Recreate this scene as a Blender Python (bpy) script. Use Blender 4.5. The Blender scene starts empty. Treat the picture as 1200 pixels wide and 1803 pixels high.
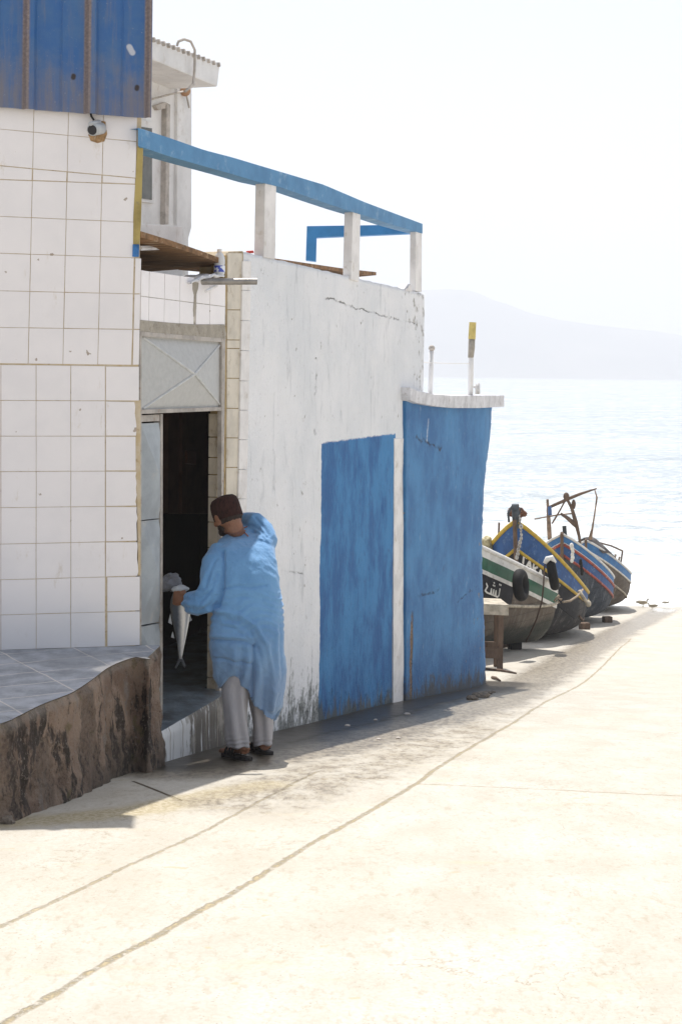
import bpy, bmesh, math, random
from mathutils import Vector, Matrix, noise as mn
random.seed(7)
R = math.radians
sc = bpy.context.scene
col = sc.collection

# ------------------------------------------------------------------ camera
FPX = 2600.0; ROLL = 0.0122; CX = 600.0; HZ = 655.0; IMH = 1803.0
cam = bpy.data.cameras.new('camera'); cam_o = bpy.data.objects.new('camera', cam); col.objects.link(cam_o)
cam.sensor_fit = 'VERTICAL'; cam.sensor_height = 36.0; cam.sensor_width = 24.0
cam.lens = FPX / IMH * 36.0
cam.shift_y = (HZ - IMH / 2) / IMH
cam.clip_start = 0.1; cam.clip_end = 30000
cr, sr = math.cos(ROLL), math.sin(ROLL)
cam_o.matrix_world = Matrix(((cr, -sr, 0, 0), (0, 0, -1, 0), (sr, cr, 0, 0), (0, 0, 0, 1)))
sc.camera = cam_o

# ------------------------------------------------------------------ world, sun, exposure
SUN_D = Vector((-0.05, 0.46, 1.0)).normalized()       # towards the sun: behind the building
elev = math.asin(SUN_D.z); azim = math.atan2(SUN_D.x, SUN_D.y)
w = bpy.data.worlds.new('World'); sc.world = w; w.use_nodes = True
wn = w.node_tree; bg = wn.nodes['Background']
sky = wn.nodes.new('ShaderNodeTexSky'); sky.sky_type = 'NISHITA'; sky.sun_disc = False
sky.sun_elevation = elev; sky.sun_rotation = azim
sky.air_density = 1.0; sky.dust_density = 1.2; sky.ozone_density = 1.0; sky.altitude = 5
hs_ = wn.nodes.new('ShaderNodeHueSaturation'); hs_.inputs['Saturation'].default_value = .42
wn.links.new(sky.outputs[0], hs_.inputs['Color']); wn.links.new(hs_.outputs[0], bg.inputs[0]); bg.inputs[1].default_value = 0.097
sun = bpy.data.lights.new('sun', 'SUN'); sun.energy = 3.5; sun.angle = R(0.5); sun.color = (1.0, 0.96, 0.905)
sun_o = bpy.data.objects.new('sun', sun); col.objects.link(sun_o)
sun_o.rotation_euler = SUN_D.to_track_quat('Z', 'Y').to_euler()
vs = sc.view_settings; sc.display_settings.display_device = 'sRGB'
vs.view_transform = 'Standard'; vs.look = 'None'; vs.exposure = 0.80; vs.gamma = 1; vs.use_curve_mapping = False
sc.cycles.volume_bounces = 1
sc.cycles.max_bounces = 8
sc.cycles.diffuse_bounces = 4

# ------------------------------------------------------------------ geometry helpers
def ray(px, py):
    a = (px - CX) / FPX; b = (HZ - py) / FPX
    return Vector((a * cr - b * sr, 1.0, a * sr + b * cr))
def P(px, py, D): return ray(px, py) * D
PROF = [(-60, -2.0), (-20, 0.9), (0, 1.55), (5, 1.86), (7, 2.09), (8.6, 2.29), (10.9, 2.64), (11.6, 2.75), (13.95, 3.10), (17.3, 3.64),
        (20, 4.0), (23, 4.34), (25.6, 4.66), (33, 5.57), (41, 6.55), (46, 7.1), (60, 8.6), (100, 12), (300, 20)]
def drop(y):
    if y <= PROF[0][0]: return PROF[0][1]
    for i in range(len(PROF) - 1):
        x0, y0 = PROF[i]; x1, y1 = PROF[i + 1]
        if y <= x1:
            def m(k):
                if k <= 0 or k >= len(PROF) - 1: return (PROF[min(k + 1, len(PROF) - 1)][1] - PROF[max(k - 1, 0)][1]) / (PROF[min(k + 1, len(PROF) - 1)][0] - PROF[max(k - 1, 0)][0])
                return (PROF[k + 1][1] - PROF[k - 1][1]) / (PROF[k + 1][0] - PROF[k - 1][0])
            h = x1 - x0; t = (y - x0) / h
            return ((2*t**3 - 3*t*t + 1) * y0 + (t**3 - 2*t*t + t) * h * m(i) + (-2*t**3 + 3*t*t) * y1 + (t**3 - t*t) * h * m(i + 1))
    return PROF[-1][1]
def gz(x, y): return -drop(y)
def GP(px, py):
    r = ray(px, py); lo, hi = 1.5, 60.0
    for _ in range(50):
        mid = (lo + hi) / 2
        if r.z * mid > -drop(mid): lo = mid
        else: hi = mid
    return r * lo
class Plane:                                            # a vertical wall plane, front normal towards the camera
    def __init__(s, p0, d):
        s.p0 = Vector(p0); s.d = Vector(d).normalized(); s.n = Vector((s.d.y, -s.d.x, 0))
        if s.n.dot(-s.p0) < 0: s.n = -s.n
    def at(s, px, py, off=0.0):
        r = ray(px, py); q = s.p0 + s.n * off
        return r * (q.dot(s.n) / r.dot(s.n))
    def prism(s, pts, off, th):
        f = [s.at(x, y, off) for x, y in pts]
        return prism(f, s.n * -th)
WPl = Plane((-0.660, 10.1, 0), (0.327, 1, 0))
WPl.n = Vector((WPl.d.y, -WPl.d.x, 0))
_c = WPl.at(246, 640, .004)
LPl = Plane((-1.93, 8.36, 0), (_c.x + 1.93, _c.y - 8.36, 0)); LPl.n = Vector((LPl.d.y, -LPl.d.x, 0))

def prism(front, vec):
    n = len(front); back = [p + vec for p in front]
    V = list(front) + back
    F = [tuple(range(n)), tuple(range(2 * n - 1, n - 1, -1))]
    for i in range(n):
        j = (i + 1) % n
        F.append((j, i, i + n, j + n))
    return V, F
def box(c, s, rz=0, m=None):
    V = []
    for dz in (-.5, .5):
        for dx, dy in ((-.5, -.5), (.5, -.5), (.5, .5), (-.5, .5)):
            V.append(Vector((dx * s[0], dy * s[1], dz * s[2])))
    M = Matrix.Translation(Vector(c)) @ Matrix.Rotation(rz, 4, 'Z') if m is None else m
    V = [M @ v for v in V]
    return V, [(3, 2, 1, 0), (4, 5, 6, 7), (0, 1, 5, 4), (1, 2, 6, 5), (2, 3, 7, 6), (3, 0, 4, 7)]
def tube(pts, rad, n=8, cap=True, squash=1.0, up=None):
    pts = [Vector(p) for p in pts]
    if not hasattr(rad, '__len__'): rad = [rad] * len(pts)
    V = []; F = []
    prev = None
    for i, p in enumerate(pts):
        t = (pts[min(i + 1, len(pts) - 1)] - pts[max(i - 1, 0)])
        if t.length < 1e-9: t = Vector((0, 0, 1))
        t.normalize()
        if prev is None:
            a = (up or (Vector((0, 0, 1)) if abs(t.z) < .9 else Vector((1, 0, 0))))
            u = t.cross(a).normalized()
        else:
            u = (prev - t * prev.dot(t)).normalized()
        prev = u; v = t.cross(u)
        for k in range(n):
            A = 2 * math.pi * k / n
            V.append(p + u * math.cos(A) * rad[i] + v * math.sin(A) * rad[i] * squash)
    for i in range(len(pts) - 1):
        for k in range(n):
            k2 = (k + 1) % n
            F.append((i * n + k, i * n + k2, (i + 1) * n + k2, (i + 1) * n + k))
    if cap:
        F.append(tuple(range(n - 1, -1, -1))); F.append(tuple(range((len(pts) - 1) * n, len(pts) * n)))
    return V, F
def ellipsoid(c, r, rot=None, nu=16, nv=12):
    V = []; F = []; c = Vector(c); M = rot or Matrix.Identity(3)
    V.append(c + M @ Vector((0, 0, r[2])))
    for i in range(1, nv):
        ph = math.pi * i / nv
        for k in range(nu):
            th = 2 * math.pi * k / nu
            V.append(c + M @ Vector((r[0] * math.sin(ph) * math.cos(th), r[1] * math.sin(ph) * math.sin(th), r[2] * math.cos(ph))))
    V.append(c + M @ Vector((0, 0, -r[2])))
    for k in range(nu):
        k2 = (k + 1) % nu
        F.append((0, 1 + k, 1 + k2)); F.append((len(V) - 1, 1 + (nv - 2) * nu + k2, 1 + (nv - 2) * nu + k))
        for i in range(nv - 2):
            a = 1 + i * nu
            F.append((a + k, a + nu + k, a + nu + k2, a + k2))
    return V, F
def join(*parts):
    V = []; F = []
    for v, f in parts:
        o = len(V); V += list(v); F += [tuple(i + o for i in q) for q in f]
    return V, F
def fixn(me):
    bm = bmesh.new(); bm.from_mesh(me); bmesh.ops.recalc_face_normals(bm, faces=bm.faces); bm.to_mesh(me); bm.free()
def obj(name, vf, m, parent=None, smooth=False, bevel=0, fix=True, uv=None):
    V, F = vf
    off = Vector((0, 0, 0))
    if parent is not None:
        q = parent
        while q is not None: off = off + q.location; q = q.parent
        base = Vector((0, 0, 0))
    else:
        mn_ = Vector((sum(v.x for v in V) / len(V), sum(v.y for v in V) / len(V), min(v.z for v in V)))
        base = mn_; off = mn_
    me = bpy.data.meshes.new(name)
    me.from_pydata([tuple(Vector(v) - off) for v in V], [], F)
    if fix: fixn(me)
    if uv:
        l = me.uv_layers.new(name='UVMap')
        for lp in me.loops: l.data[lp.index].uv = uv[lp.vertex_index]
    me.materials.append(m)
    if bevel:
        bm = bmesh.new(); bm.from_mesh(me)
        es = [e for e in bm.edges if len(e.link_faces) == 2 and e.calc_face_angle(0) > R(35)]
        bmesh.ops.bevel(bm, geom=es, offset=bevel, segments=2, affect='EDGES', profile=.6)
        bm.to_mesh(me); bm.free()
    if smooth:
        me.shade_smooth()
    o = bpy.data.objects.new(name, me); col.objects.link(o)
    o.location = base
    if parent is not None: o.parent = parent
    return o
def tag(o, label=None, cat=None, group=None, kind=None):
    if label: o['label'] = label
    if cat: o['category'] = cat
    if group: o['group'] = group
    if kind: o['kind'] = kind
    return o
def thing(name, label, cat, loc, group=None):
    o = bpy.data.objects.new(name, None); o.empty_display_size = .1
    col.objects.link(o); o.location = Vector(loc)
    return tag(o, label, cat, group)
def remesh(vf, voxel, smooth=2, disp=None):
    V, F = vf
    me = bpy.data.meshes.new('tmp'); me.from_pydata([tuple(v) for v in V], [], F); fixn(me)
    o = bpy.data.objects.new('tmp', me); col.objects.link(o)
    md = o.modifiers.new('r', 'REMESH'); md.mode = 'VOXEL'; md.voxel_size = voxel; md.adaptivity = 0
    if smooth:
        s = o.modifiers.new('s', 'SMOOTH'); s.factor = .5; s.iterations = smooth
    dg = bpy.context.evaluated_depsgraph_get(); dg.update()
    e = o.evaluated_get(dg); m2 = bpy.data.meshes.new_from_object(e)
    V2 = [v.co.copy() for v in m2.vertices]; N2 = [v.normal.copy() for v in m2.vertices]
    F2 = [tuple(p.vertices) for p in m2.polygons]
    bpy.data.objects.remove(o); bpy.data.meshes.remove(me); bpy.data.meshes.remove(m2)
    if disp: V2 = [v + n * disp(v, n) for v, n in zip(V2, N2)]
    return V2, F2
def nz(v, s=1.0, seed=0.0): return mn.noise(Vector((v[0] * s + seed, v[1] * s + seed * .7, v[2] * s - seed)))
def fbm(v, s=1.0, oct=4, seed=0.0):
    t = 0; a = 1; k = 0
    for i in range(oct): t += a * nz(v, s * 2 ** i, seed + i * 11); k += a; a *= .5
    return t / k

# ------------------------------------------------------------------ node helpers
class V_:
    def __init__(s, b, so): s.b = b; s.s = so
    def _o(s, op, o, rev=False, clamp=False):
        return s.b.math(op, o, s) if rev else s.b.math(op, s, o)
    def __add__(s, o): return s._o('ADD', o)
    __radd__ = __add__
    def __sub__(s, o): return s._o('SUBTRACT', o)
    def __rsub__(s, o): return s._o('SUBTRACT', o, True)
    def __mul__(s, o): return s._o('MULTIPLY', o)
    __rmul__ = __mul__
    def __truediv__(s, o): return s._o('DIVIDE', o)
class Bld:
    def __init__(s, nt): s.nt = nt; s.N = nt.nodes; s.L = nt.links; s._c = {}
    def put(s, inp, v):
        if isinstance(v, V_): s.L.new(v.s, inp)
        elif isinstance(v, (tuple, list)):
            inp.default_value = tuple(v) + (1.0,) if (len(v) == 3 and len(inp.default_value) == 4) else tuple(v)
        else: inp.default_value = v
    def math(s, op, *a):
        n = s.N.new('ShaderNodeMath'); n.operation = op
        for i, v in enumerate(a): s.put(n.inputs[i], v)
        return V_(s, n.outputs[0])
    def clamp(s, v):
        n = s.N.new('ShaderNodeClamp'); s.put(n.inputs[0], v); return V_(s, n.outputs[0])
    def mx(s, a, b): return s.math('MAXIMUM', a, b)
    def mi(s, a, b): return s.math('MINIMUM', a, b)
    @property
    def pos(s):
        if 'p' not in s._c: s._c['p'] = V_(s, s.N.new('ShaderNodeNewGeometry').outputs['Position'])
        return s._c['p']
    @property
    def obj(s):
        if 'o' not in s._c: s._c['o'] = V_(s, s.N.new('ShaderNodeTexCoord').outputs['Object'])
        return s._c['o']
    @property
    def uv(s):
        if 'u' not in s._c: s._c['u'] = V_(s, s.N.new('ShaderNodeTexCoord').outputs['UV'])
        return s._c['u']
    def xyz(s, v):
        n = s.N.new('ShaderNodeSeparateXYZ'); s.put(n.inputs[0], v); return [V_(s, q) for q in n.outputs]
    def comb(s, x, y, z):
        n = s.N.new('ShaderNodeCombineXYZ'); s.put(n.inputs[0], x); s.put(n.inputs[1], y); s.put(n.inputs[2], z); return V_(s, n.outputs[0])
    def sc(s, v, k):
        n = s.N.new('ShaderNodeVectorMath'); n.operation = 'MULTIPLY'; s.put(n.inputs[0], v); n.inputs[1].default_value = k; return V_(s, n.outputs[0])
    def noise(s, v, scale, detail=4, rough=.55, dist=0, color=False):
        n = s.N.new('ShaderNodeTexNoise'); s.put(n.inputs['Vector'], v); n.inputs['Scale'].default_value = scale
        n.inputs['Detail'].default_value = detail; n.inputs['Roughness'].default_value = rough; n.inputs['Distortion'].default_value = dist
        return V_(s, n.outputs[1 if color else 0])
    def vor(s, v, scale, feat='F1', out=0):
        n = s.N.new('ShaderNodeTexVoronoi'); n.feature = feat; s.put(n.inputs['Vector'], v); n.inputs['Scale'].default_value = scale
        return V_(s, n.outputs[out])
    def ss(s, v, lo, hi, a=0.0, b=1.0):
        n = s.N.new('ShaderNodeMapRange'); n.interpolation_type = 'SMOOTHSTEP'; s.put(n.inputs[0], v)
        n.inputs[1].default_value = lo; n.inputs[2].default_value = hi; n.inputs[3].default_value = a; n.inputs[4].default_value = b
        return V_(s, n.outputs[0])
    def mix(s, f, a, b, mode='MIX'):
        n = s.N.new('ShaderNodeMix'); n.data_type = 'RGBA'; n.blend_type = mode; n.clamp_factor = True
        s.put(n.inputs[0], f); s.put(n.inputs[6], a); s.put(n.inputs[7], b); return V_(s, n.outputs[2])
    def dist2(s, x, y, a, b):                            # distance to a segment in the XY plane
        dx, dy = b[0] - a[0], b[1] - a[1]; L2 = dx * dx + dy * dy
        rx = x - a[0]; ry = y - a[1]
        t = s.clamp((rx * dx + ry * dy) / L2)
        ex = rx - t * dx; ey = ry - t * dy
        return s.math('SQRT', ex * ex + ey * ey)
    def poly2(s, x, y, pts):
        d = None
        for a, b in zip(pts[:-1], pts[1:]):
            e = s.dist2(x, y, a, b); d = e if d is None else s.mi(d, e)
        return d
def mat(name, fn):
    m = bpy.data.materials.new(name); m.use_nodes = True
    nt = m.node_tree; b = Bld(nt); p = nt.nodes['Principled BSDF']
    r = fn(b)
    for k, inp in (('color', 'Base Color'), ('rough', 'Roughness'), ('metal', 'Metallic'), ('spec', 'Specular IOR Level'), ('alpha', 'Alpha'),
                   ('trans', 'Transmission Weight'), ('sheen', 'Sheen Weight'), ('sss', 'Subsurface Weight'), ('ior', 'IOR')):
        if k in r: b.put(p.inputs[inp], r[k])
    if 'bump' in r:
        n = nt.nodes.new('ShaderNodeBump'); n.inputs['Distance'].default_value = r.get('bd', .01); n.inputs['Strength'].default_value = r.get('bs', 1.0)
        b.put(n.inputs['Height'], r['bump']); nt.links.new(n.outputs[0], p.inputs['Normal'])
    return m
def simple(name, c, rough=.7, var=.15, scale=8, bump=.3, metal=0, c2=None, bd=.004, dirt=None, stretch=(1, 1, 1), spec=.3):
    def f(b):
        v = b.sc(b.obj, stretch)
        n = b.noise(v, scale, 5, .6); n2 = b.noise(v, scale * 6, 4, .6)
        cc = c2 or tuple(q * (1 - var * 1.8) for q in c)
        cl = b.mix(b.ss(n, .35, .7), c, cc)
        if dirt: cl = b.mix(b.ss(b.noise(v, scale * 1.7, 6, .7), .55, .7, 0, .75), cl, dirt)
        return dict(color=cl, rough=rough, metal=metal, bump=n2 + n, bs=bump, bd=bd, spec=spec)
    return mat(name, f)

def gdz(b):                                             # height above the ramp, from the world position
    x, y, z = b.xyz(b.pos)
    return x, y, z, z + 0.985 + y * 0.1517

# ---- setting materials
GA = [GP(*q)[:2] for q in ((-60, 1842), (400, 1577), (733, 1380), (953, 1240), (1110, 1125))]
GB = [GP(*q)[:2] for q in ((-60, 1660), (120, 1578), (350, 1468), (440, 1420), (560, 1358))]
GC = [GP(*q)[:2] for q in ((733, 1380), (1300, 1406))]
GC2 = [GP(*q)[:2] for q in ((1020, 1223), (1300, 1240))]
GD = [GP(*q)[:2] for q in ((235, 1376), (318, 1410))]
GW = [GP(*q)[:2] for q in ((300, 1354), (480, 1330), (600, 1306), (720, 1276), (850, 1240), (960, 1186), (1080, 1118), (1170, 1072))]
GW2 = [GP(*q)[:2] for q in ((430, 1412), (560, 1368), (700, 1330), (800, 1282), (900, 1222))]
GL = [GP(*q)[:2] for q in ((-30, 1450), (120, 1440), (260, 1425), (400, 1395), (480, 1380))]
def ground_m(b):
    x, y, z = b.xyz(b.pos); v = b.pos
    wb = b.noise(v, 2.2, 5, .6) - .5; wf = b.noise(v, 14, 5, .65) - .5
    def jt(pts, wd, k=.05): return b.poly2(x + wb * k, y + wf * k * .5, pts)
    big = b.noise(v, .35, 4, .6); mid = b.noise(b.sc(v, (1, .6, 1)), 3, 6, .65); fine = b.noise(v, 60, 4, .6)
    cl = b.mix(b.ss(mid, .3, .72), (.47, .435, .37), (.565, .54, .485))
    cl = b.mix(b.ss(big, .4, .7, 0, .35), cl, (.50, .45, .365))
    cl = b.mix(b.ss(b.noise(b.sc(v, (1, .45, 1)), 26, 6, .75), .52, .66, 0, .55), cl, (.36, .31, .225))
    cl = b.mix(b.ss(fine, .38, .68, 0, .4), cl, (.40, .355, .28))
    spots = b.ss(b.noise(v, 9, 3, .5), .70, .74, 0, .55)
    cl = b.mix(spots, cl, (.45, .37, .22))
    gr_ = b.ss(b.vor(v, 55), .10, .20, .8, 0) * b.ss(b.noise(v, 5, 3, .6), .42, .62)
    cl = b.mix(gr_, cl, (.26, .21, .15))
    hair_ = b.ss(b.math('ABSOLUTE', b.noise(v, .9, 7, .62, .4) - .5), .0012, .0035, .6, 0) * b.ss(b.noise(v, 1.3, 2), .45, .6)
    cl = b.mix(hair_, cl, (.30, .25, .18))
    st = b.ss(b.noise(b.sc(v, (.5, 2.2, 1)), 2.1, 7, .7), .56, .70, 0, .4)
    cl = b.mix(st, cl, (.55, .46, .30))
    # sand beyond the building and towards the shore
    sand = b.clamp(b.ss(y + wb * 3, 18.2, 19.4))
    cl = b.mix(sand, cl, b.mix(b.ss(mid, .3, .7), (.54, .505, .44), (.47, .43, .36)))
    # joints
    jj = None
    for pts, wd, st in ((GA, .018, .8), (GB, .013, .65), (GC, .012, .6), (GC2, .022, .6)):
        d = jt(pts, wd); m = b.ss(d + wf * .03, wd * .35, wd * 1.1, st, 0)
        jj = m if jj is None else b.mx(jj, m)
    jj = jj * b.ss(b.noise(v, 22, 5, .75), .36, .58, .12, 1)
    cl = b.mix(jj, cl, (.40, .315, .17))
    jd = b.ss(jt(GD, .012, .02), .004, .014, .95, 0)
    cl = b.mix(jd, cl, (.08, .055, .03))
    # algae-stained damp strip and running water along the wall, plus painted wall shade
    dl = b.poly2(x + wb * .25, y + wb * .2, GL)
    al = b.ss(dl + wf * .16, .06, .2, .85, 0)
    cl = b.mix(al, cl, b.mix(b.ss(b.noise(v, 45, 4, .7), .4, .62), (.33, .265, .14), (.50, .435, .30)))
    dw = b.poly2(x + wb * .5, y + wb * .4, GW)
    wet = b.ss(dw + wf * .35 + wb * .25, .24, .50, 1, 0)
    dw2 = b.poly2(x + wb * .4, y + wb * .3, GW2)
    damp = b.ss(dw2 + wf * .45 + wb * .3, .14, .46, .9, 0)
    drift = b.ss(b.noise(b.sc(v, (1.6, .8, 1)), 4, 6, .7), .36, .6)
    dwall = b.dist2(x + wb * .2, y, (WPl.at(272, 1345).x, WPl.at(272, 1345).y), (WPl.at(853, 1210).x, WPl.at(853, 1210).y))
    wet = b.mx(wet, b.ss(dwall + wf * .2, .35, .62, 1, 0))
    wet2 = b.mx(wet, damp * (drift * .8 + .2))
    pud = b.ss(b.noise(v, 28, 5, .7), .35, .65)
    core = b.ss(dwall + wf * .15 + wb * .1, .40, .72, 1, 0)  # wet foot of the wall, blackened to paint in the wall's shadow
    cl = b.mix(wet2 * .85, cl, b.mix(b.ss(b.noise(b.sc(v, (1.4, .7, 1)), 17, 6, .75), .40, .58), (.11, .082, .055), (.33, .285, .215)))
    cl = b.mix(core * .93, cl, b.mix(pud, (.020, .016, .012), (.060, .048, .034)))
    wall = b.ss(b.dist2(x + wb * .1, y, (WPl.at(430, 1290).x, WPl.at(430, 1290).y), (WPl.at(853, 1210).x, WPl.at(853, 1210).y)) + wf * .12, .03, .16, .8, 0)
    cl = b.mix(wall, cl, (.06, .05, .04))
    shore = b.ss(y + wb * 5, 39, 44)
    cl = b.mix(shore * .6, cl, (.40, .36, .29))
    rough = b.clamp(.88 - wet * .50 - shore * .45 + wf * .2 - al * .2)
    bump = mid * .5 + fine * .22 - jj * 1.2 - jd * 1.5 + sand * b.noise(v, 5, 4, .6) * 3
    bump = bump * (1.0 - wet * .75) 
    return dict(color=cl, rough=rough, bump=bump, bs=.8, bd=.014, spec=b.clamp(.5 - core * .25))
M_ground = mat('ramp_concrete', ground_m)

def sea_m(b):
    x, y, z = b.xyz(b.pos); v = b.pos
    w1 = b.noise(b.sc(v, (.35, 1.0, 1)), .5, 6, .65, .6); w2 = b.noise(b.sc(v, (.6, 1.0, 1)), 3.0, 5, .65, .3)
    bands = b.noise(b.sc(v, (.012, .10, 1)), 1.0, 5, .6, .4)
    lg = b.math('LOGARITHM', y, 2.718)
    foam_n = b.noise(b.comb(x / y * 9.0, lg * 14.0, 0.0), 1.6, 7, .68, .5)
    near = b.ss(y, 43, 130, 1, 0)
    foam = b.ss(foam_n + near * .17 + b.ss(y, 44, 56, .14, 0), .58, .74)
    cl = b.mix(b.ss(bands, .35, .65), (.33, .385, .42), (.45, .50, .53))
    cl = b.mix(near * .55, cl, (.50, .55, .57))
    glitter = b.ss(b.noise(b.comb(x / y * 60.0, lg * 95.0, 0.0), 1.6, 5, .7), .50, .62)  # sun glitter painted on as near-white specks
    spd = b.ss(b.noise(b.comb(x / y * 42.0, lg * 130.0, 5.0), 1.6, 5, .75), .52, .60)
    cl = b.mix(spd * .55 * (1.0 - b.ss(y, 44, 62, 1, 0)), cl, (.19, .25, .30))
    cl = b.mix(glitter * (.65 + near * .2), cl, (.85, .86, .86))
    cl = b.mix(foam * .85, cl, (.80, .82, .82))
    return dict(color=cl, rough=b.clamp(.22 + foam * .5), bump=w1 * 1.0 + w2 * .25, bs=1.0, bd=.55, ior=1.33)
M_sea = mat('sea_water', sea_m)
M_hill = simple('hill_scrub', (.16, .15, .12), .95, .3, .004, 0, c2=(.24, .21, .17), spec=.1)

def tile_m(b):
    x, y, z = b.xyz(b.pos); v = b.pos
    n = b.noise(v, 3.5, 5, .6); f = b.noise(v, 40, 4, .7)
    cl = b.mix(b.ss(n, .35, .7), (.87, .835, .84), (.82, .79, .80))
    sp = b.ss(b.noise(v, 16, 3, .5), .735, .755, 0, .75)
    cl = b.mix(sp, cl, (.28, .20, .13))
    st = b.ss(b.noise(b.sc(v, (1, 1, .35)), 9, 6, .75), .60, .72, 0, .35)
    cl = b.mix(st, cl, (.55, .46, .33))
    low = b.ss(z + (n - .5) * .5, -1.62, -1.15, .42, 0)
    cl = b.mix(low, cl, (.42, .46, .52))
    return dict(color=cl, rough=b.clamp(.22 + f * .35), bump=f * .3 + n, bs=.25, bd=.004)
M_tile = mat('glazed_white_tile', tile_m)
M_tile_cream = simple('cream_tile', (.66, .60, .50), .45, .12, 5, .3, dirt=(.38, .31, .22))
M_grout = simple('ochre_grout', (.62, .53, .40), .95, .2, 14, .8, c2=(.55, .43, .26), dirt=(.30, .19, .08))
M_grout_ochre = simple('yellow_brown_grout', (.46, .34, .17), .95, .2, 14, .8, dirt=(.25, .15, .07))
M_grout_grey = simple('grey_grout', (.60, .56, .50), .95, .3, 14, .8, dirt=(.28, .21, .13))

def plaster_m(b):
    x, y, z, h = gdz(b); v = b.pos
    big = b.noise(v, 1.1, 6, .62); st = b.noise(b.sc(v, (1.5, 1.5, .32)), 6, 7, .72, .4); fine = b.noise(v, 55, 4, .6); med = b.noise(v, 9, 7, .72)
    cl = b.mix(b.ss(big, .35, .65), (.85, .855, .875), (.75, .77, .80))
    cl = b.mix(b.ss(st, .55, .68, 0, .5), cl, (.47, .49, .52))
    cl = b.mix(b.ss(b.noise(v, 24, 5, .7), .60, .70, 0, .4), cl, (.42, .42, .43))
    # peeling patches show grey render
    peel = b.ss(med + b.ss(y, 13.6, 14.5, 0, .09) * b.ss(z, -.9, .5, .3, 1) + b.ss(h, .35, 0, 0, .12), .655, .68, 0, .9)
    cl = b.mix(peel, cl, b.mix(b.ss(fine, .4, .6), (.34, .32, .29), (.52, .50, .47)))
    # ochre grime blooming from the foot of the wall
    gr = b.ss(h - (st - .5) * 1.3 - (med - .5) * 1.6, .0, .34, .9, 0)
    cl = b.mix(gr, cl, b.mix(b.ss(fine, .35, .65), (.09, .10, .10), (.30, .31, .29)))
    # blue painted panel
    e = (med - .5) * .028 + (b.noise(v, 50, 3, .6) - .5) * .02
    pl = b.ss(y + e, YB0 - .006, YB0 + .006) * b.ss(y + e, YB1 - .006, YB1 + .006, 1, 0) * b.ss(z + e * 1.6, ZB - .008, ZB + .008, 1, 0)
    bl = b.mix(b.ss(b.noise(b.sc(v, (1.2, 1.2, .6)), 2.4, 7, .7), .38, .62), (.050, .225, .48), (.020, .115, .32))
    bl = b.mix(b.ss(st, .62, .74, 0, .35), bl, (.22, .38, .58))
    bl = b.mix(b.ss(b.noise(b.sc(v, (1, 1, .6)), 13, 6, .75), .58, .66, 0, .6), bl, (.035, .12, .30))
    bl = b.mix(b.ss(med, .66, .70, 0, .7), bl, (.035, .10, .22))
    bl = b.mix(b.ss(h - (st - .5) * .9, .0, .14, .9, 0), bl, (.10, .11, .10))
    cl = b.mix(pl, cl, bl)
    # cracks
    cr1 = b.poly2(y + (med - .5) * .3, z + (big - .5) * .2, [(CRK[0]), (CRK[1])])
    cr2 = b.poly2(y + (med - .5) * .1, z + (b.noise(v, 5, 6, .7) - .5) * .14, [(CRK[2]), (CRK[3]), (CRK[4])])
    cr3 = b.poly2(y + (med - .5) * .05, z + (med - .5) * .05, [CRK[5], CRK[6], CRK[7]])
    ck = b.mx(b.mx(b.ss(cr1, .003, .011, .85, 0), b.ss(cr2, .002, .008, .9, 0)), b.ss(cr3, .002, .007, .8, 0)) * b.ss(b.noise(v, 6, 4, .6), .42, .58, .05, .8)
    cl = b.mix(ck, cl, (.10, .09, .08))
    return dict(color=cl, rough=.82, bump=fine * .35 + b.noise(b.sc(v, (1, 1, .4)), 24, 5, .7) * .7 + st * .5 + med * .6 - peel * .5 - ck * 1.5, bs=1, bd=.016)
YB0 = WPl.at(565, 900).y; YB1 = WPl.at(693, 900).y; ZB = WPl.at(630, 772).z
def yz(px, py): p = WPl.at(px, py); return (p.y, p.z)
CRK = [yz(556, 632), yz(556, 765), yz(570, 524), yz(640, 546), yz(735, 572), yz(492, 1004), yz(532, 1010), yz(537, 985)]
M_plaster = mat('painted_plaster', plaster_m)

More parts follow.
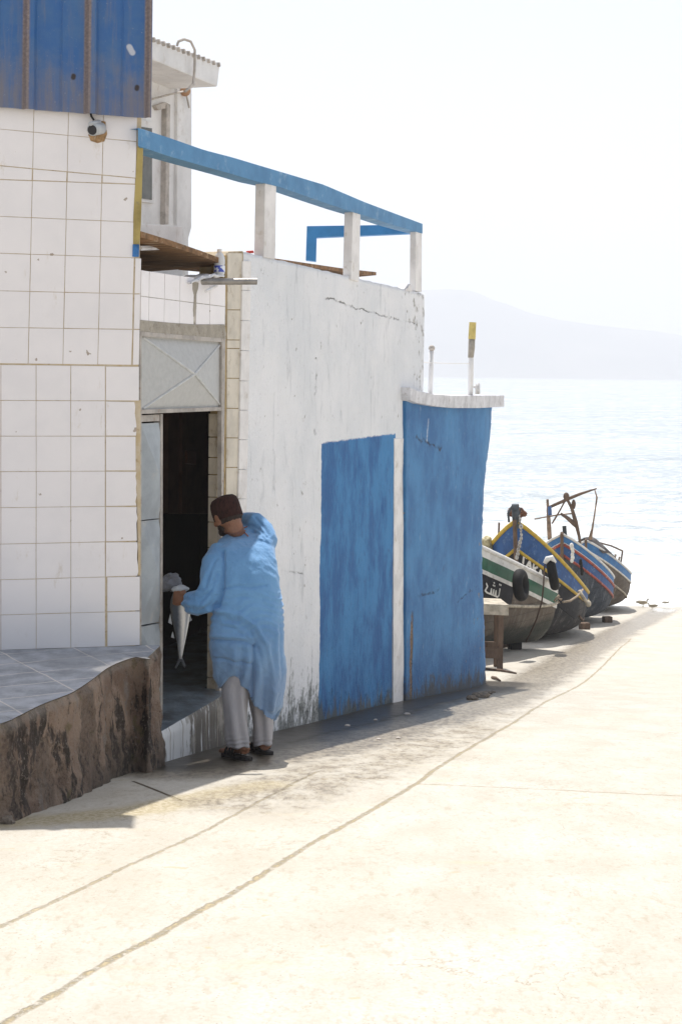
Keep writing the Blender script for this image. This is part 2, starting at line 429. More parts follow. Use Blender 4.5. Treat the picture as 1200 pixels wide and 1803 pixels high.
def annex_m(b):
    x, y, z, h = gdz(b); v = b.pos
    big = b.noise(v, 1.5, 6, .62); st = b.noise(b.sc(v, (1.2, 1.2, .7)), 4, 8, .78, .8); fine = b.noise(v, 55, 4, .6); med = b.noise(v, 8, 6, .72)
    cl = b.mix(b.ss(big, .35, .65), (.062, .235, .48), (.026, .135, .34))
    cl = b.mix(b.ss(st, .56, .68, 0, .5), cl, (.03, .10, .27))
    cl = b.mix(b.ss(b.noise(v, 22, 5, .7), .60, .68, 0, .5), cl, (.03, .08, .18))
    cl = b.mix(b.ss(b.noise(b.sc(v, (1, 1, .5)), 11, 6, .7), .60, .70, 0, .4), cl, (.30, .42, .55))
    edge = b.ss(y, 16.5, 17.1, 0, .085) * b.ss(h, 1.5, 1.9, 1, 0)
    peel = b.ss(med + edge, .685, .705, 0, .9)
    cl = b.mix(peel, cl, b.mix(b.ss(fine, .4, .6), (.22, .17, .12), (.36, .30, .24)))
    ya, yb = WPl.at(717, 1150).y, WPl.at(719, 1150).y
    gash = b.ss(b.math('ABSOLUTE', y - ya + (med - .5) * .12), .03, .05, 1, 0) * b.ss(h - (st - .5) * .4, .72, .85, 1, 0)
    cl = b.mix(gash, cl, b.mix(b.ss(fine, .4, .6), (.10, .06, .04), (.26, .18, .12)))
    cl = b.mix(b.ss(h - (st - .5) * 1.0, .0, .22, .9, 0), cl, (.075, .075, .07))
    a, c = yz(725, 772), yz(770, 790)
    ck = b.ss(b.dist2(y, z + (med - .5) * .22, a, c), .003, .016, .9, 0) * b.ss(b.noise(v, 14, 4, .7), .42, .56)
    cl = b.mix(ck, cl, (.04, .05, .07))
    for q in ((yz(728, 1050), yz(765, 1040), yz(773, 1000)), (yz(800, 1058), yz(822, 1040), yz(832, 1035))):
        c2 = b.ss(b.poly2(y + (med - .5) * .2, z + (med - .5) * .2, q), .002, .009, .8, 0) * b.ss(b.noise(v, 9, 4, .7), .42, .56)
        cl = b.mix(c2, cl, (.04, .07, .14)); ck = b.mx(ck, c2)
    wh = b.ss(b.dist2(y + (fine - .5) * .05, z, yz(748, 740), yz(745, 775)), .012, .026, .7, 0) * b.ss(fine, .4, .55)
    cl = b.mix(wh, cl, (.7, .74, .78))
    return dict(color=cl, rough=.75, bump=fine * .3 + b.noise(b.sc(v, (1, 1, .35)), 26, 5, .7) * .8 + st * .5 + med * .6 - peel * .6 - gash - ck, bs=1, bd=.018)
M_annex = mat('blue_painted_render', annex_m)
M_rail = simple('blue_rail_paint', (.095, .265, .48), .6, .2, 5, .4, c2=(.07, .21, .40), dirt=(.28, .42, .58))
M_rail_bright = simple('bright_blue_rail_paint', (.06, .28, .62), .55, .1, 5, .3)
M_white = simple('white_paint', (.83, .81, .80), .75, .1, 5, .5, dirt=(.55, .51, .46))
M_white_far = simple('white_wall_paint', (.83, .82, .81), .8, .08, 3, .5, dirt=(.60, .56, .52))
M_capw = simple('whitewashed_cap', (.74, .74, .77), .8, .15, 7, .9, dirt=(.40, .37, .36))
M_pinkw = simple('chipped_plaster', (.60, .55, .50), .9, .2, 9, .8, dirt=(.3, .25, .2))

def stone_m(b):
    v = b.pos; x, y, z = b.xyz(v)
    st = b.noise(b.sc(v, (1.2, 1.2, .35)), 6, 7, .7); big = b.noise(v, 2.6, 5, .6, .4); fine = b.noise(v, 45, 5, .7)
    cl = b.mix(b.ss(big, .38, .62), (.52, .375, .28), (.30, .20, .145))
    cl = b.mix(b.ss(st, .54, .66, 0, .8), cl, (.34, .29, .25))
    cl = b.mix(b.ss(st, .48, .40, 0, .92), cl, (.035, .025, .019))
    cl = b.mix(b.ss(fine, .56, .66, 0, .75), cl, (.45, .37, .31))
    cl = b.mix(b.ss(fine, .42, .3, 0, .7), cl, (.05, .035, .025))
    cl = b.mix(b.ss(z, -1.68, -1.62, 0, .6) * b.ss(big, .35, .5), cl, (.46, .40, .34))
    chunk = b.ss(b.noise(b.sc(v, (1, 1, .7)), 2.3, 3, .5), .50, .56)
    cl = b.mix(chunk * .55, cl, b.mix(b.ss(fine, .4, .6), (.07, .05, .04), (.20, .15, .11)))
    cl = b.mix(b.ss(z, -2.25, -1.98, .55, 0), cl, (.05, .045, .035))
    cl = b.mix(b.ss(b.noise(v, 5, 5, .6), .62, .68, 0, .6), cl, (.20, .17, .07))
    return dict(color=cl, rough=.85, bump=fine * 1.0 + st * 1.6 + big - chunk * .5, bs=1, bd=.06)
M_stone = mat('weathered_stone', stone_m)
def ledgetop_m(b):
    x, y, z = b.xyz(b.pos); v = b.pos
    ang = R(32); c, s_ = math.cos(ang), math.sin(ang)
    u = x * c + y * s_; t = y * c - x * s_
    wob = (b.noise(v, 5, 3, .5) - .5) * .015
    gu = b.math('ABSOLUTE', b.math('FRACT', (u + wob) / .40) - .5); gt = b.math('ABSOLUTE', b.math('FRACT', (t + wob) / .26 + .3) - .5)
    g = b.mx(b.ss(gu, .480, .494), b.ss(gt, .470, .490))
    n = b.noise(v, 7, 6, .65); f = b.noise(v, 50, 4, .6)
    cl = b.mix(b.ss(n, .35, .65), (.42, .44, .48), (.27, .285, .315))
    cl = b.mix(b.ss(f, .55, .7, 0, .4), cl, (.5, .5, .5))
    cl = b.mix(g * .9, cl, (.66, .62, .57))
    cl = b.mix(b.ss(b.noise(v, 2.2, 5, .7), .5, .62, 0, .5), cl, (.20, .21, .23))
    d = b.dist2(x, y, SUN_COR[0], SUN_COR[1])
    pale = b.ss(d + (n - .5) * .12, .07, .13, .95, 0)  # sunlit ledge corner painted in as a pale patch
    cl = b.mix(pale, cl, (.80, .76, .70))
    return dict(color=cl, rough=b.clamp(.35 + n * .4), bump=n * .6 + f * .3 + g * .4, bs=.8, bd=.006)
SUN_COR = [tuple((ray(px, py) * (-1.60 / ray(px, py).z))[:2]) for px, py in ((200, 1176), (245, 1160))]
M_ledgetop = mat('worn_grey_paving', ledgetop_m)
def step_m(b):
    v = b.pos; x, y, z = b.xyz(v)
    st = b.noise(b.sc(v, (2.5, 2.5, .25)), 9, 6, .7); n = b.noise(v, 6, 5, .6)
    fy = b.ss(y + (n - .5) * .5, 8.85, 9.2)
    seam = b.ss(b.math('ABSOLUTE', b.math('FRACT', y / .19) - .5), .455, .485)
    cl = b.mix(b.ss(st + fy * .26, .58, .70), (.70, .72, .74), (.07, .06, .05))
    cl = b.mix(seam * .7, cl, (.25, .22, .18))
    cl = b.mix(b.ss(n, .55, .7, 0, .5), cl, (.4, .38, .34))
    return dict(color=cl, rough=.55, bump=st + n, bs=.8, bd=.008)
M_step = mat('stained_step_tile', step_m)
M_steptop = simple('wet_step_paving', (.22, .27, .32), .3, .3, 7, .8, c2=(.09, .10, .11), dirt=(.40, .43, .46))
M_door = simple('galvanised_door_sheet', (.40, .44, .47), .5, .12, 5, .35, c2=(.30, .33, .36), dirt=(.48, .47, .45))
M_door_up = simple('bleached_metal_panel', (.47, .475, .47), .45, .1, 30, .2, c2=(.42, .425, .42), dirt=(.50, .47, .44))
M_frame = simple('worn_metal_frame', (.46, .42, .38), .5, .2, 12, .4, dirt=(.25, .15, .09))
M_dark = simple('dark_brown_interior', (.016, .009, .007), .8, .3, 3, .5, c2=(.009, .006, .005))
M_black = simple('black_gap', (.015, .015, .017), .8, .1, 5, .2)
M_lintel = simple('rough_lintel_concrete', (.46, .42, .36), .95, .25, 14, 1.0, c2=(.36, .33, .28), dirt=(.20, .16, .12), bd=.012)
M_ply = simple('sunbleached_plywood', (.27, .15, .07), .8, .3, 4, .6, c2=(.12, .065, .03), dirt=(.50, .40, .28), stretch=(1, 4, 4))
M_plyedge = simple('grey_board_edge', (.50, .43, .36), .85, .2, 10, .6)
M_ochre = simple('ochre_post_paint', (.46, .36, .13), .7, .25, 6, .6, dirt=(.22, .20, .14))
M_bluebase = simple('chipped_blue_paint', (.05, .20, .50), .7, .3, 12, .8, dirt=(.2, .16, .1))
M_metalpipe = simple('dull_steel_pipe', (.36, .34, .32), .42, .2, 10, .3, metal=.6, dirt=(.20, .15, .12))
M_glass_dark = simple('dusty_window_glass', (.13, .13, .11), .25, .3, 4, .1)

def sheet_m(b):
    u, vv, _ = b.xyz(b.uv); v = b.comb(u, vv, 0.0)
    st = b.noise(b.sc(v, (6, .5, 1)), 2.5, 7, .7); n = b.noise(v, 5, 6, .65); f = b.noise(v, 60, 4, .65)
    cl = b.mix(b.ss(n, .35, .65), (.025, .115, .33), (.05, .14, .32))
    cl = b.mix(b.ss(st, .50, .68, 0, .55), cl, (.15, .17, .23))
    fr = b.math('FRACT', u / .343 + .5)
    rb = b.ss(b.math('ABSOLUTE', fr - .425), .035, .075, .95, 0) * b.ss(n, .2, .5, .55, 1)
    cl = b.mix(rb, cl, b.mix(b.ss(f, .35, .65), (.19, .14, .12), (.27, .21, .18)))
    low = b.ss(vv - (n - .5) * .6, .02, .42, .7, 0) * b.ss(st, .35, .6, .3, 1)
    cl = b.mix(low, cl, (.20, .17, .17))
    cl = b.mix(b.ss(f, .63, .72, 0, .55), cl, (.32, .33, .37))
    hl = None
    for (hx, hy) in ((.60, .165), (.90, .145), (.24, .20)):
        d = b.dist2(u, vv, (hx, hy), (hx + .002, hy + .01)); m = b.ss(d, .008, .018, 1, 0); hl = m if hl is None else b.mx(hl, m)
    cl = b.mix(hl, cl, (.03, .02, .02))
    d = b.dist2(u + (f - .5) * .01, vv, (.555, .40), (.572, .37)); cl = b.mix(b.ss(d, .012, .022, .85, 0), cl, (.55, .57, .62))
    return dict(color=cl, rough=.5, bump=n + f * .3, bs=.4, bd=.005)
M_sheet = mat('rust_streaked_blue_sheet', sheet_m)

# ------------------------------------------------------------------ setting: ground, sea, hills
def grid_sheet(xs, ys, zf):
    V = [Vector((x, y, zf(x, y))) for y in ys for x in xs]; n = len(xs)
    F = [(j * n + i, j * n + i + 1, (j + 1) * n + i + 1, (j + 1) * n + i) for j in range(len(ys) - 1) for i in range(n - 1)]
    return V, F
def spread(a, b, n, near=None): return [a + (b - a) * i / n for i in range(n + 1)]
xs = [-300, -120, -60, -30, -18] + spread(-12, 14, 130) + [18, 30, 60, 120, 300]
ys = [-60, -40, -20, -10, -5, 0, 2] + spread(3, 46, 215) + [50, 60, 80, 120]
def groundz(x, y):
    k = 1 if 2 < y < 50 and -12 <= x <= 14 else 0
    z = -drop(y) + k * .010 * fbm((x, y, 0), .8, 3, 3)
    if y > 18.5 and k: z += .035 * fbm((x, y * .7, 2), 1.3, 4, 9) * min(1, (y - 18.5) / 2)
    return z
g = obj('ground', grid_sheet(xs, ys, groundz), M_ground, smooth=True, fix=False); tag(g, kind='structure')
SEA = -6.92
def seaz(x, y):
    z = SEA
    if y < 420:
        for yc, a, wd in ((47.5, .10, .8), (54, .22, 1.2), (66, .34, 1.6), (84, .42, 2.0), (120, .4, 3), (170, .4, 4), (240, .5, 6)):
            yy = y - yc - 2.5 * nz((x * .05, yc, 0), 1, 2) * (yc / 50)
            z += a * math.exp(-(yy / wd) ** 2) * (0.65 + .7 * nz((x * .08, yc * 3, 1), 1))
        z += .04 * nz((x * .6, y * .6, 0))
    return z
sx = [-6000, -2500, -900, -300, -100, -40] + spread(-10, 130, 110) + [200, 400, 900, 2500, 6000]
sy = [40] + [42 + i * .35 for i in range(130)]
y = sy[-1]
while y < 420: y *= 1.018; sy.append(y)
sy += [600, 1000, 1800, 3200, 4100]
s_ = obj('sea', grid_sheet(sx, sy, seaz), M_sea, smooth=True, fix=False); tag(s_, kind='structure')

def hills():
    DH = 3000.
    ctl = [(300, 520), (560, 508), (745, 502), (790, 500), (830, 503), (880, 522), (950, 545), (1000, 555), (1060, 562), (1130, 569), (1210, 578), (1400, 596), (1700, 615), (2200, 640)]
    def top(px):
        for (a, ya), (b_, yb) in zip(ctl[:-1], ctl[1:]):
            if px <= b_: t = max(0, (px - a) / (b_ - a)); t = t * t * (3 - 2 * t) * .4 + t * .6; return ya + (yb - ya) * t
        return ctl[-1][1]
    V = []; n = 260; rows = 26
    for j in range(rows + 1):
        t = j / rows
        for i in range(n + 1):
            px = 300 + 1900 * i / n
            D = DH - 550 + 1300 * t
            zt = (HZ + 3 - top(px)) / FPX * DH
            h = zt * (math.sin(min(t / .5, 1) * math.pi / 2) ** 1.6 if t < .5 else 1 - (t - .5) * 1.2)
            x = (px - CX) / FPX * DH
            if t < .12: h = min(h, 5 + 8 * nz((x * .02, 1, 2)))
            h += 14 * fbm((x * .006, D * .006, 0), 1, 4, 4) * min(1, t * 3) * (1 if t < .45 or t > .55 else .3)
            V.append(Vector((x * (D / DH) ** .3, D, SEA + h - (2 if j == 0 else 0))))
    F = [(j * (n + 1) + i, j * (n + 1) + i + 1, (j + 1) * (n + 1) + i + 1, (j + 1) * (n + 1) + i) for j in range(rows) for i in range(n)]
    o = obj('hills', (V, F), M_hill, smooth=True, fix=False); tag(o, kind='structure')
hills()

# haze over the bay
hz = bpy.data.materials.new('sea_haze'); hz.use_nodes = True; hn = hz.node_tree
hn.nodes.remove(hn.nodes['Principled BSDF']); pv = hn.nodes.new('ShaderNodeVolumePrincipled')
pv.inputs['Color'].default_value = (.90, .91, .95, 1); pv.inputs['Density'].default_value = 7.6e-4; pv.inputs['Anisotropy'].default_value = .0
hn.links.new(pv.outputs[0], hn.nodes['Material Output'].inputs['Volume'])
hb = obj('haze', box((0, 1980, 110), (12500, 4400, 300)), hz); tag(hb, kind='stuff')

# ------------------------------------------------------------------ left tiled building
def qpts(pl, q, off): return [pl.at(x, y, off) for x, y in q]
LB = thing('tiled_building', 'white square-tiled building at left with blue corrugated sheet above', 'building', LPl.at(100, 1145) * 1.0 + Vector((0, .3, -.6)))
# solid core: backing wall and returns
c0 = LPl.at(244, 640, -.005); cL = LPl.at(-900, 640, -.005)
core = [Vector((cL.x, cL.y, 0)), Vector((c0.x, c0.y, 0)), Vector((c0.x - 1.05, c0.y + 3.2, 0)), Vector((cL.x - 1, cL.y + 3.2, 0))]
obj('wall', prism([Vector((p.x, p.y, -2.7)) for p in core], Vector((0, 0, 4.70))), M_grout, LB)
tiles = []
def xcol(x640, y): return x640 + (640 - y) * .0228
rows_u = [(172, 196), (228, 250), (292, 314), (316.5, 325), (381, 391.5), (446, 454), (512, 517.5), (576.5, 580), (640, 643)]
rows_l = [(642, 645), (705, 706), (768, 768), (830.5, 829), (894, 891), (958, 953), (1021, 1014.5), (1083, 1076), (1145, 1137)]
def rowy(r, x): return r[0] + (r[1] - r[0]) * x / 240.
def tile_poly(xa, xb, ra, rb, up, gap=.95, chip=False):
    f = (lambda x, y: xcol(x, y)) if up else (lambda x, y: x)
    def pt(x, r, dx, dy):
        yy = rowy(r, x) + dy
        return (f(x, yy) + dx, yy)
    j = lambda: random.uniform(-.2, .2)
    q = [pt(xa, ra, gap + j(), gap + j()), pt(xb, ra, -gap + j(), gap + j()), pt(xb, rb, -gap + j(), -gap + j()), pt(xa, rb, gap + j(), -gap + j())]
    return q
def add_tile(q, pl=LPl, off=0., th=.008):
    f = [pl.at(x, y, off + random.uniform(-.0008, .0008)) for x, y in q]
    # slightly eased edge: small chamfer ring
    c = sum(f, Vector()) / len(f); n = pl.n
    inner = [c + (p - c) * (1 - .0025 / max((p - c).length, .01)) + n * .0006 for p in f]
    k = len(f); V = inner + f + [p - n * th for p in f]
    F = [tuple(range(k))]
    for i in range(k):
        j = (i + 1) % k
        F += [(i, k + i, k + j, j), (k + i, 2 * k + i, 2 * k + j, k + j)]
    tiles.append((V, F))
ucols = [50 - 61 * k for k in range(6, 0, -1)] + [50, 111, 172.5, 232]
for a, b_ in zip(rows_u[:-1], rows_u[1:]):
    for xa, xb in zip(ucols[:-1], ucols[1:]):
        add_tile(tile_poly(xa, xb, a, b_, True, gap=.55 if a[0] != 292 else 1.2))
for a, b_ in zip(rows_u[5:-1], rows_u[6:]):
    add_tile(tile_poly(233.5, 245.5, a, b_, True, .9))
lcols = [2 - 61 * k for k in range(6, 0, -1)] + [2, 64, 125, 185.5]
for i, (a, b_) in enumerate(zip(rows_l[:-1], rows_l[1:])):
    for k, (xa, xb) in enumerate(zip(lcols[:-1], lcols[1:])):
        add_tile(tile_poly(xa, xb, a, b_, False, .5))
    xr = [245.5, 240.5, 240, 241, 242, 243, 247, 247][i]
    xl = 186 if i < 6 else 188.5
    q = tile_poly(xl, xr, a, b_, False, .9)
    if i in (1, 3, 4, 5):                                # broken right edges
        y0, y1 = q[1][1], q[2][1]
        mid = [(xr + random.uniform(-3.2, 1.0), y0 + (y1 - y0) * t) for t in (.15, .35, .5, .7, .88)]
        q = [q[0], (q[1][0] - (3 if i == 1 else 0), q[1][1] + 1)] + mid + [q[2], q[3]]
    add_tile(q)
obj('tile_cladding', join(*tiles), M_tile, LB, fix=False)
tiles = []
# corrugated sheet
prof = []
per = .343; base_s = 0
sA = LPl.at(-480, 190, .05); sdir = LPl.d
x265 = (LPl.at(265.5, 205, .05) - LPl.at(0, 190, .05)).length
s = -2.6
def rib(s_):                                             # profile depth at distance s from px 0
    u = (s_ / per + .5) % 1.0
    d = 0
    for c, wd, hh in ((.5, .105, .030), (.0, .02, .006), (1.0, .02, .006)):
        e = abs(u - c)
        if e < wd: d = max(d, hh * min(1, (wd - e) / (.045 if hh > .02 else .015)))
    return d
sv = []; q = -2.6
while q < x265: sv.append(q); q += .008
sv.append(x265)
o0 = LPl.at(0, 189, .05); nrow = 10
SV = []; SF = []; SU = []
for j in range(nrow + 1):
    for i, q in enumerate(sv):
        base_z = LPl.at(0, 189, .05).z + (LPl.at(265, 208.5, .05).z - LPl.at(0, 189, .05).z) * q / x265
        z = base_z + (2.15 - base_z) * j / nrow + (0.004 * nz((q * 9, 0, 0)) if j == 0 else 0)
        p = o0 + sdir * q + LPl.n * (rib(q - .165) + .004 * nz((q * 3, z * 3, 0)))
        SV.append(Vector((p.x, p.y, z))); SU.append((q - .165, (z - base_z)))
m = len(sv)
SF = [(j * m + i, j * m + i + 1, (j + 1) * m + i + 1, (j + 1) * m + i) for j in range(nrow) for i in range(m - 1)]
so = obj('roof_sheet', (SV, SF), M_sheet, LB, fix=False, uv=SU)
sd = so.modifiers.new('thick', 'SOLIDIFY'); sd.thickness = .004; sd.offset = -1
tag(so, 'rusty blue corrugated cladding sheet')
# ochre corner post with blue foot
obj('corner_post', join(LPl.prism([(242, 258), (252.5, 258), (248.5, 395), (245.5, 432), (234.5, 432), (235, 380)], .004, .07)), M_ochre, LB, bevel=.004)
obj('post_foot', LPl.prism([(234, 430), (245.5, 430), (245, 452), (233.5, 452)], .012, .07), M_bluebase, LB, bevel=.003)
obj('edge_mortar', join(LPl.prism([(241.5, 706), (248, 704), (247.5, 800), (248, 900), (247.5, 1013), (243.5, 1013), (242, 900), (240, 800)], -.003, .03)), M_grout, LB)

# security camera under the sheet
cbase = LPl.at(176, 222, 0.0)
SC = thing('security_camera', 'small grey dome-cased security camera on the tiled wall below the blue sheet', 'camera', cbase)
n = LPl.n; dl = LPl.d
obj('mount', join(tube([cbase + Vector((0, 0, 0)) - dl * .02, cbase + n * .045 - dl * .02], [.036, .03], 14), tube([cbase + n * .04 - dl * .02, cbase + n * .075 - dl * .015 + Vector((0, 0, -.012))], [.02, .02], 10)), M_pinkw, SC, smooth=True)
cdir = (n * .75 - dl * .25 + Vector((-.25, 0, -.22))).normalized()
cb = cbase + n * .05 + dl * .005 + Vector((0, 0, -.02))
obj('camera_body', join(tube([cb, cb + cdir * .10], [.034, .034], 16), tube([cb + cdir * .02 + Vector((0, 0, .037)), cb + cdir * .125 + Vector((0, 0, .037))], [.012, .012], 8)), simple('grey_camera_shell', (.52, .54, .56), .45, .1, 20, .2), SC, smooth=True, bevel=0)
obj('lens', tube([cb + cdir * .098, cb + cdir * .106], [.029, .027], 16), simple('black_lens_glass', (.02, .02, .025), .12, .1, 8, 0), SC, smooth=False)
obj('cable', tube([cbase + n * .03 + Vector((0, 0, .02)) - dl * .03, cbase + n * .02 + Vector((0, 0, .05)) - dl * .05, cbase + n * .03 + Vector((0, 0, .09)) - dl * .06], .006, 6), M_black, SC, smooth=True)
# rust bloom around the camera
obj('rust_patch', LPl.prism([(158, 222), (164, 214), (172, 212), (186, 214), (189, 236), (184, 249), (172, 252), (160, 248), (156, 238)], .0035, .002), simple('rusty_sealant', (.42, .26, .13), .9, .3, 30, .5, dirt=(.6, .52, .4)), SC)

# ------------------------------------------------------------------ fish store: door wall + white wall
FS = thing('white_store', 'whitewashed low store with a blue painted panel, tiled doorway and blue rooftop rail', 'building', Vector((WPl.at(500, 1280).x, WPl.at(500, 1280).y, -2.7)))
def gridwall(pl, pxL, pxR, zb, ztop_pts, off0, step=.035, th=.22, amp=.012, bend=None):
    """a plaster wall on plane pl between two pixel columns; rough front, flat back"""
    A = pl.at(pxL, 700, off0); B = pl.at(pxR, 700, off0); L = (B - A).length; nn = max(2, int(L / step)); d = (B - A) / L
    V = []; F = []
    tz = lambda s: ztop_pts(s / L)
    nr = int((tz(0) - zb) / step)
    for j in range(nr + 1):
        for i in range(nn + 1):
            s = L * i / nn; p = A + d * s; z = zb + (tz(s) - zb) * j / nr
            dsp = amp * fbm((p.x * 1, p.y * 1, z), 1.6, 3, 5) + amp * .5 * fbm((p.x, p.y, z), 9, 3, 8)
            if bend: dsp += bend(s / L, z)
            if i in (0, nn): dsp -= .006
            ex = (.006 * nz((0, s, z * 6), 1, 3)) if i in (0, nn) else 0
            zz = z + (.008 * nz((s * 7, 0, 3)) if j == nr else 0)
            V.append(Vector((p.x, p.y, zz)) + pl.n * dsp + d * ex)
    n1 = nn + 1; N = len(V)
    for v in list(V): V.append(v - pl.n * th)
    for j in range(nr):
        for i in range(nn):
            a = j * n1 + i; F.append((a, a + 1, a + n1 + 1, a + n1)); F.append((N + a, N + a + n1, N + a + n1 + 1, N + a + 1))
    for i in range(nn):
        a = nr * n1 + i; F.append((a, a + 1, N + a + 1, N + a)); F.append((i, N + i, N + i + 1, i + 1))
    for j in range(nr):
        for i in (0, nn):
            a = j * n1 + i; F.append((a, a + n1, N + a + n1, N + a))
    return V, F
zt0 = WPl.at(430, 444).z; zt1 = WPl.at(745, 517).z
obj('wall', gridwall(WPl, 425.5, 745.5, -3.6, lambda t: zt0 + (zt1 - zt0) * t, 0, th=.2, bend=lambda t, z: .012 * math.sin(t * 9) * .5), M_plaster, FS, smooth=True)
# white vertical rib beside the annex
obj('downpipe_boxing', WPl.prism([(694, 772), (711, 772), (711.5, 1250), (692, 1250)], .014, .05), M_white, FS, bevel=.004)
# inner core walls: side, back, roof, floor of the room
def wallpt(px, off): p = WPl.at(px, 700, off); return Vector((p.x, p.y, 0))
def room():
    a = wallpt(247, 0); bq = wallpt(745, 0); n = WPl.n; d = WPl.d
    parts = []
    def blk(p, q, off1, off2, z0, z1):
        f = [p - n * off1, q - n * off1, q - n * off2, p - n * off2]
        parts.append(prism([Vector((v.x, v.y, z0)) for v in f], Vector((0, 0, z1 - z0))))
    blk(a + d * -.35, bq, 2.6, 2.8, -3.6, .25)                # back
    blk(bq - d * .2, bq, .203, 2.6, -3.6, .55)                 # far end
    blk(wallpt(425, 0) + d * 1.75, wallpt(425, 0) + d * 1.87, .203, 2.6, -2.6, .1)   # inner partition
    return join(*parts)
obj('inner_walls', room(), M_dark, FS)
fa = wallpt(247, 0) - WPl.d * .05; fb = wallpt(745, 0) - WPl.d * .21; nn_ = WPl.n
obj('roof', prism([Vector((v.x, v.y, .10)) for v in (fa - nn_ * .21, fb - nn_ * .21, fb - nn_ * 2.59, fa - nn_ * 2.59)], Vector((0, 0, .14))), M_lintel, FS)
obj('roof_shade_sheet', prism([Vector((v.x, v.y, .243)) for v in (fa - nn_ * .2, wallpt(425, 0) - nn_ * .2, wallpt(425, 0) - nn_ * .74, fa - nn_ * .74)], Vector((0, 0, .004))), M_dark, FS)  # near-black sheet added to keep the gap under the board dark
ZS = -2.115
obj('floor', prism([Vector((v.x, v.y, -2.9)) for v in (fa - nn_ * .12, fb - nn_ * .21, fb - nn_ * 2.59, fa - nn_ * 2.59)], Vector((0, 0, 2.9 + ZS - .004))), M_steptop, FS)
# near-black low wall added to darken the open strip over the door
obj('rear_shade_wall', prism([Vector((v.x, v.y, .24)) for v in (fa - nn_ * .74, wallpt(425, 0) - nn_ * .74, wallpt(425, 0) - nn_ * .84, fa - nn_ * .84)], Vector((0, 0, .36))), M_dark, FS)
# lintel wall above the door
obj('lintel_wall', WPl.prism([(247, 478), (262, 478), (300, 484), (338, 491), (346, 487), (397, 497), (397.5, 574), (248, 566)], -.005, .18), M_grout_grey, FS)
lt = []
tiles = []
vx = [(248.5, 263), (263, 290), (290, 317), (317, 342), (346, 370), (370, 397)]
for xa, xb in vx:
    f1 = lambda x: 521.5 + (x - 250) * .125
    t0 = lambda x: 476 + (x - 250) * .15 if x < 340 else 489 + (x - 345) * .13
    b0 = lambda x: 565 + (x - 250) * .07
    sh = -1.2
    add_tile([(xa + .8, t0(xa)), (xb - .2, t0(xb)), (xb - .2 + sh * .5, f1(xb) - .5), (xa + .5 + sh * .5, f1(xa) - .5)], WPl, 0, .014)
    add_tile([(xa + .5 + sh * .5, f1(xa) + .7), (xb - .2 + sh * .5, f1(xb) + .7), (xb - .2 + sh, b0(xb)), (xa + .5 + sh, b0(xa))], WPl, 0, .014)
obj('lintel_tiles', join(*tiles), M_tile, FS, fix=False)
obj('lintel', gridwall(WPl, 248, 397, 0.1, lambda t: .1, .0) if False else WPl.prism([(247.5, 563), (300, 568), (345, 571), (396, 571), (399, 588), (398, 599), (340, 593), (248, 584)], .006, .16), M_lintel, FS, bevel=.006)
obj('parapet_end', WPl.prism([(399.5, 452), (404, 443), (427.5, 442), (426.5, 500), (400, 498)], -.014, .2), M_grout, FS)
# tile column right of the door
obj('pier', WPl.prism([(397.5, 450), (428, 444), (424, 700), (418, 1290), (392, 1290), (396, 700)], -.005, .105), M_grout_ochre, FS)
tiles = []
cy = [445, 493, 545.5, 598.5, 613.5, 666, 719, 771, 823, 874, 926, 978, 1030, 1082, 1134, 1186, 1240, 1285]
xlf = lambda y: 400.2 - (y - 445) * .006 - max(0, y - 800) * .003; xrf = lambda y: 427.2 - (y - 445) * .0185
for a, b_ in zip(cy[:-1], cy[1:]):
    add_tile([(xlf(a) + .8, a + .7), (xrf(a) - .8, a + .9), (xrf(b_) - .8, b_ - .6), (xlf(b_) + .8, b_ - .8)], WPl, 0, .014)
obj('pier_tiles', join(*tiles), M_tile_cream, FS, fix=False)
tiles = []
cy2 = [459, 511, 564, 617, 670.5, 722, 774, 826.5, 878, 930, 982, 1034]
for a, b_ in zip(cy2[:-1], cy2[1:]):
    add_tile([(xrf(a) + .7, a + .6), (xrf(a) + 15.5, a + 1), (xrf(b_) + 15.5, b_ - .3), (xrf(b_) + .7, b_ - .3)], WPl, .011, .012)
obj('painted_edge_tiles', join(*tiles), M_white, FS, fix=False)
# reveal seen through the doorway, hung behind the opening
tiles = []
ry = [728, 770, 806, 836, 876, 920, 965, 1010, 1056, 1102, 1148, 1194, 1238]
for a, b_ in zip(ry[:-1], ry[1:]):
    q0 = WPl.at(395.8 - (a - 720) * .007, a + 1, 0); q1 = WPl.at(395.8 - (b_ - 720) * .007, b_ - 1, 0); dd = WPl.d * -.014
    tiles.append(prism([q0 - WPl.n * .045 + dd, q0 - WPl.n * .108 + dd, q1 - WPl.n * .108 + dd, q1 - WPl.n * .045 + dd], WPl.d * .012))
obj('reveal_tiles', join(*tiles), M_tile_cream, FS, fix=False)
# dark wall inside with a switch box
M_brown = simple('dim_brown_paint', (.115, .062, .042), .7, .3, 4, .5, c2=(.065, .035, .025))
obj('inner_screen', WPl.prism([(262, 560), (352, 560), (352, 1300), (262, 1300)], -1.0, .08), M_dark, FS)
obj('inner_cupboard', join(WPl.prism([(296, 560), (366, 560), (366, 905), (296, 905)], -.85, .06), WPl.prism([(321, 560), (328, 560), (328, 905), (321, 905)], -.82, .03)), M_brown, FS, bevel=.004)
obj('switch_box', WPl.prism([(330, 793), (346, 794), (346, 818), (330, 816)], -.80, .05), simple('brown_switch_box', (.14, .06, .04), .5), FS, bevel=.004)

